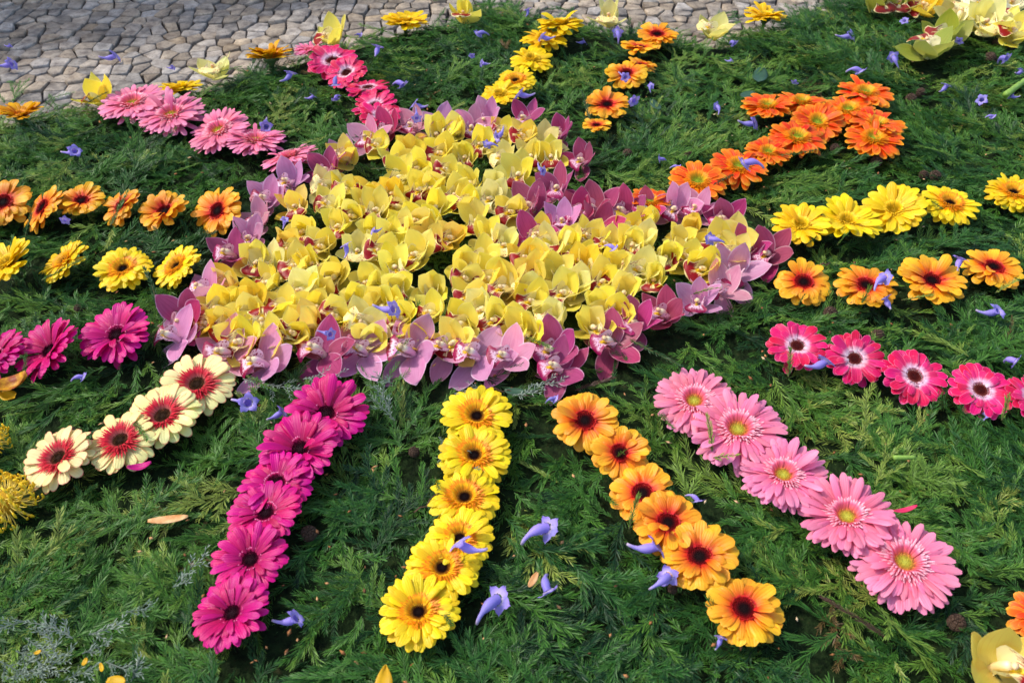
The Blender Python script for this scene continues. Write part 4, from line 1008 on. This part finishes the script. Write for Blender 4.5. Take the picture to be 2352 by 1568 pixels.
# the carpet of cut conifer sprigs itself
def carpet():
    src = bpy.data.collections.new('sprig_sources')
    specs = [(0, .075, 0), (1, .09, 2), (2, .11, 4), (3, .10, 5), (4, .085, 3), (5, .065, 0), (6, .12, 6), (7, .09, 4), (8, .08, 2), (9, .10, 3), (10, .15, 8), (11, .17, 9)]
    for i, (sd, L, br) in enumerate(specs):
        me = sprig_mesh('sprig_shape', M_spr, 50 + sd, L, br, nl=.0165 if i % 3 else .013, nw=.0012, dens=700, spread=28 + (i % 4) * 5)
        o = bpy.data.objects.new('sprig_shape', me); src.objects.link(o)
    rng = random.Random(11)
    P, ROT, SC, VI, TI = [], [], [], [], []
    n = 0
    spots = [(x, y, r, dr) for x, y, r, dr in FLOWER_SPOTS]
    cell = {}
    for s_ in spots: cell.setdefault((int(s_[0] // .1), int(s_[1] // .1)), []).append(s_)
    def add(x, y, layer):
        d = edge_dist(x, y)
        if d < -.05 and (d < -.22 or rng.random() > .035 or layer != 1): return
        z = bed_z(x, y, d) if d > -.05 else PAVE_Z - .006
        drop = 0; vi = rng.randrange(len(specs)); pad = specs[vi][1] * .38 if layer == 2 else .012
        ci, cj = int(x // .1), int(y // .1)
        for a in (-1, 0, 1):
            for b in (-1, 0, 1):
                for sx, sy, r, dr in cell.get((ci + a, cj + b), ()):
                    q = (sx - x) ** 2 + (sy - y) ** 2
                    if q < (r + pad) ** 2: drop = max(drop, dr if q < r * r else dr * .6)
        if layer == 2 and drop: return
        z += (.002, .012, .020)[layer] - drop + rng.uniform(-.004, .006)
        P.append((x, y, z))
        mx = (.12, .2, .28)[layer]
        yaw = 7 * noise.noise((x * 1.7, y * 1.7, 21)) + rng.gauss(0, .8)
        ROT.append((rng.uniform(-.5, .5), rng.gauss(0, mx * .7) - (.05 if layer == 2 else 0), yaw))
        SC.append(rng.uniform(.7, 1.12)); VI.append(vi)
        t = .43 + .30 * noise.noise((x * 3, y * 3, 7)) + rng.gauss(0, .22)
        TI.append(min(.92, max(0, t)) if rng.random() > .006 else 1.0)
    for layer, dens in ((0, 500), (1, 1200), (2, 640)):
        A = 0
        y = .18
        tot = int(dens * 8.0)
        for _ in range(tot):
            yy = rng.uniform(.2, 2.85); half = .42 + yy * .68
            xx = rng.uniform(-2.3, 2.3)
            if abs(xx) > half: continue
            add(xx, yy, layer)
    me = bpy.data.meshes.new('greenery'); me.from_pydata(P, [], [])
    def attr(nm, typ, vals, key):
        a = me.attributes.new(nm, typ, 'POINT'); a.data.foreach_set(key, vals)
    attr('rot', 'FLOAT_VECTOR', [c for r in ROT for c in r], 'vector'); attr('sc', 'FLOAT', SC, 'value'); attr('vi', 'INT', VI, 'value'); attr('tint', 'FLOAT', TI, 'value')
    o = link('greenery', me); tag(o, 'thick carpet of cut green conifer sprigs under the flowers', 'greenery', kind='stuff')
    ng = bpy.data.node_groups.new('scatter_sprigs', 'GeometryNodeTree')
    ng.interface.new_socket('Geometry', in_out='INPUT', socket_type='NodeSocketGeometry'); ng.interface.new_socket('Geometry', in_out='OUTPUT', socket_type='NodeSocketGeometry')
    gi, go = ng.nodes.new('NodeGroupInput'), ng.nodes.new('NodeGroupOutput')
    ci = ng.nodes.new('GeometryNodeCollectionInfo'); ci.inputs[0].default_value = src; ci.inputs[1].default_value = True; ci.inputs[2].default_value = True
    ip = ng.nodes.new('GeometryNodeInstanceOnPoints'); ip.inputs['Pick Instance'].default_value = True
    def na(nm, t):
        x = ng.nodes.new('GeometryNodeInputNamedAttribute'); x.data_type = t; x.inputs[0].default_value = nm; return x.outputs[0]
    e2r = ng.nodes.new('FunctionNodeEulerToRotation')
    L = ng.links.new
    L(gi.outputs[0], ip.inputs['Points']); L(ci.outputs[0], ip.inputs['Instance']); L(na('vi', 'INT'), ip.inputs['Instance Index'])
    L(na('rot', 'FLOAT_VECTOR'), e2r.inputs[0]); L(e2r.outputs[0], ip.inputs['Rotation']); L(na('sc', 'FLOAT'), ip.inputs['Scale'])
    L(ip.outputs[0], go.inputs[0])
    md = o.modifiers.new('scatter', 'NODES'); md.node_group = ng
    print('sprigs', len(P), 'objects', len(scene.objects))
carpet()

def bud_bits():
    rng = random.Random(5); V, F = [], []
    for _ in range(520):
        yy = rng.uniform(.4, 2.4); xx = rng.uniform(-1, 1) * (.1 + yy * .62)
        if edge_dist(xx, yy) < .02: continue
        c = Vector((xx, yy, bed_z(xx, yy) + rng.uniform(.018, .030)))
        a = rng.uniform(0, 6.28); L = rng.uniform(.002, .0055); w_ = L * rng.uniform(.35, .6)
        d = Vector((cos(a), sin(a), rng.uniform(-.4, .4))) * L; e = Vector((-sin(a), cos(a), 0)) * w_; h = Vector((0, 0, w_ * .6)); b = len(V)
        V += [c - d, c + e, c - e, c + h, c - h, c + d]
        F += [(b, b + 1, b + 3), (b, b + 3, b + 2), (b, b + 2, b + 4), (b, b + 4, b + 1), (b + 5, b + 3, b + 1), (b + 5, b + 2, b + 3), (b + 5, b + 4, b + 2), (b + 5, b + 1, b + 4)]
    s = NT('bud_scale'); geo = s.n('ShaderNodeNewGeometry')
    m = s.finish(s.ramp(geo.outputs['Random Per Island'], [(0, s2l((92, 62, 40))), (.5, s2l((160, 104, 58))), (.85, s2l((206, 160, 108))), (1, s2l((226, 200, 160)))]), .7, 0, .3)
    tag(link('fallen_bud_scale', mk('fallen_bud_scale', V, F, m)), 'tan bud scales strewn through the greenery', 'bud scale', kind='stuff')
bud_bits()
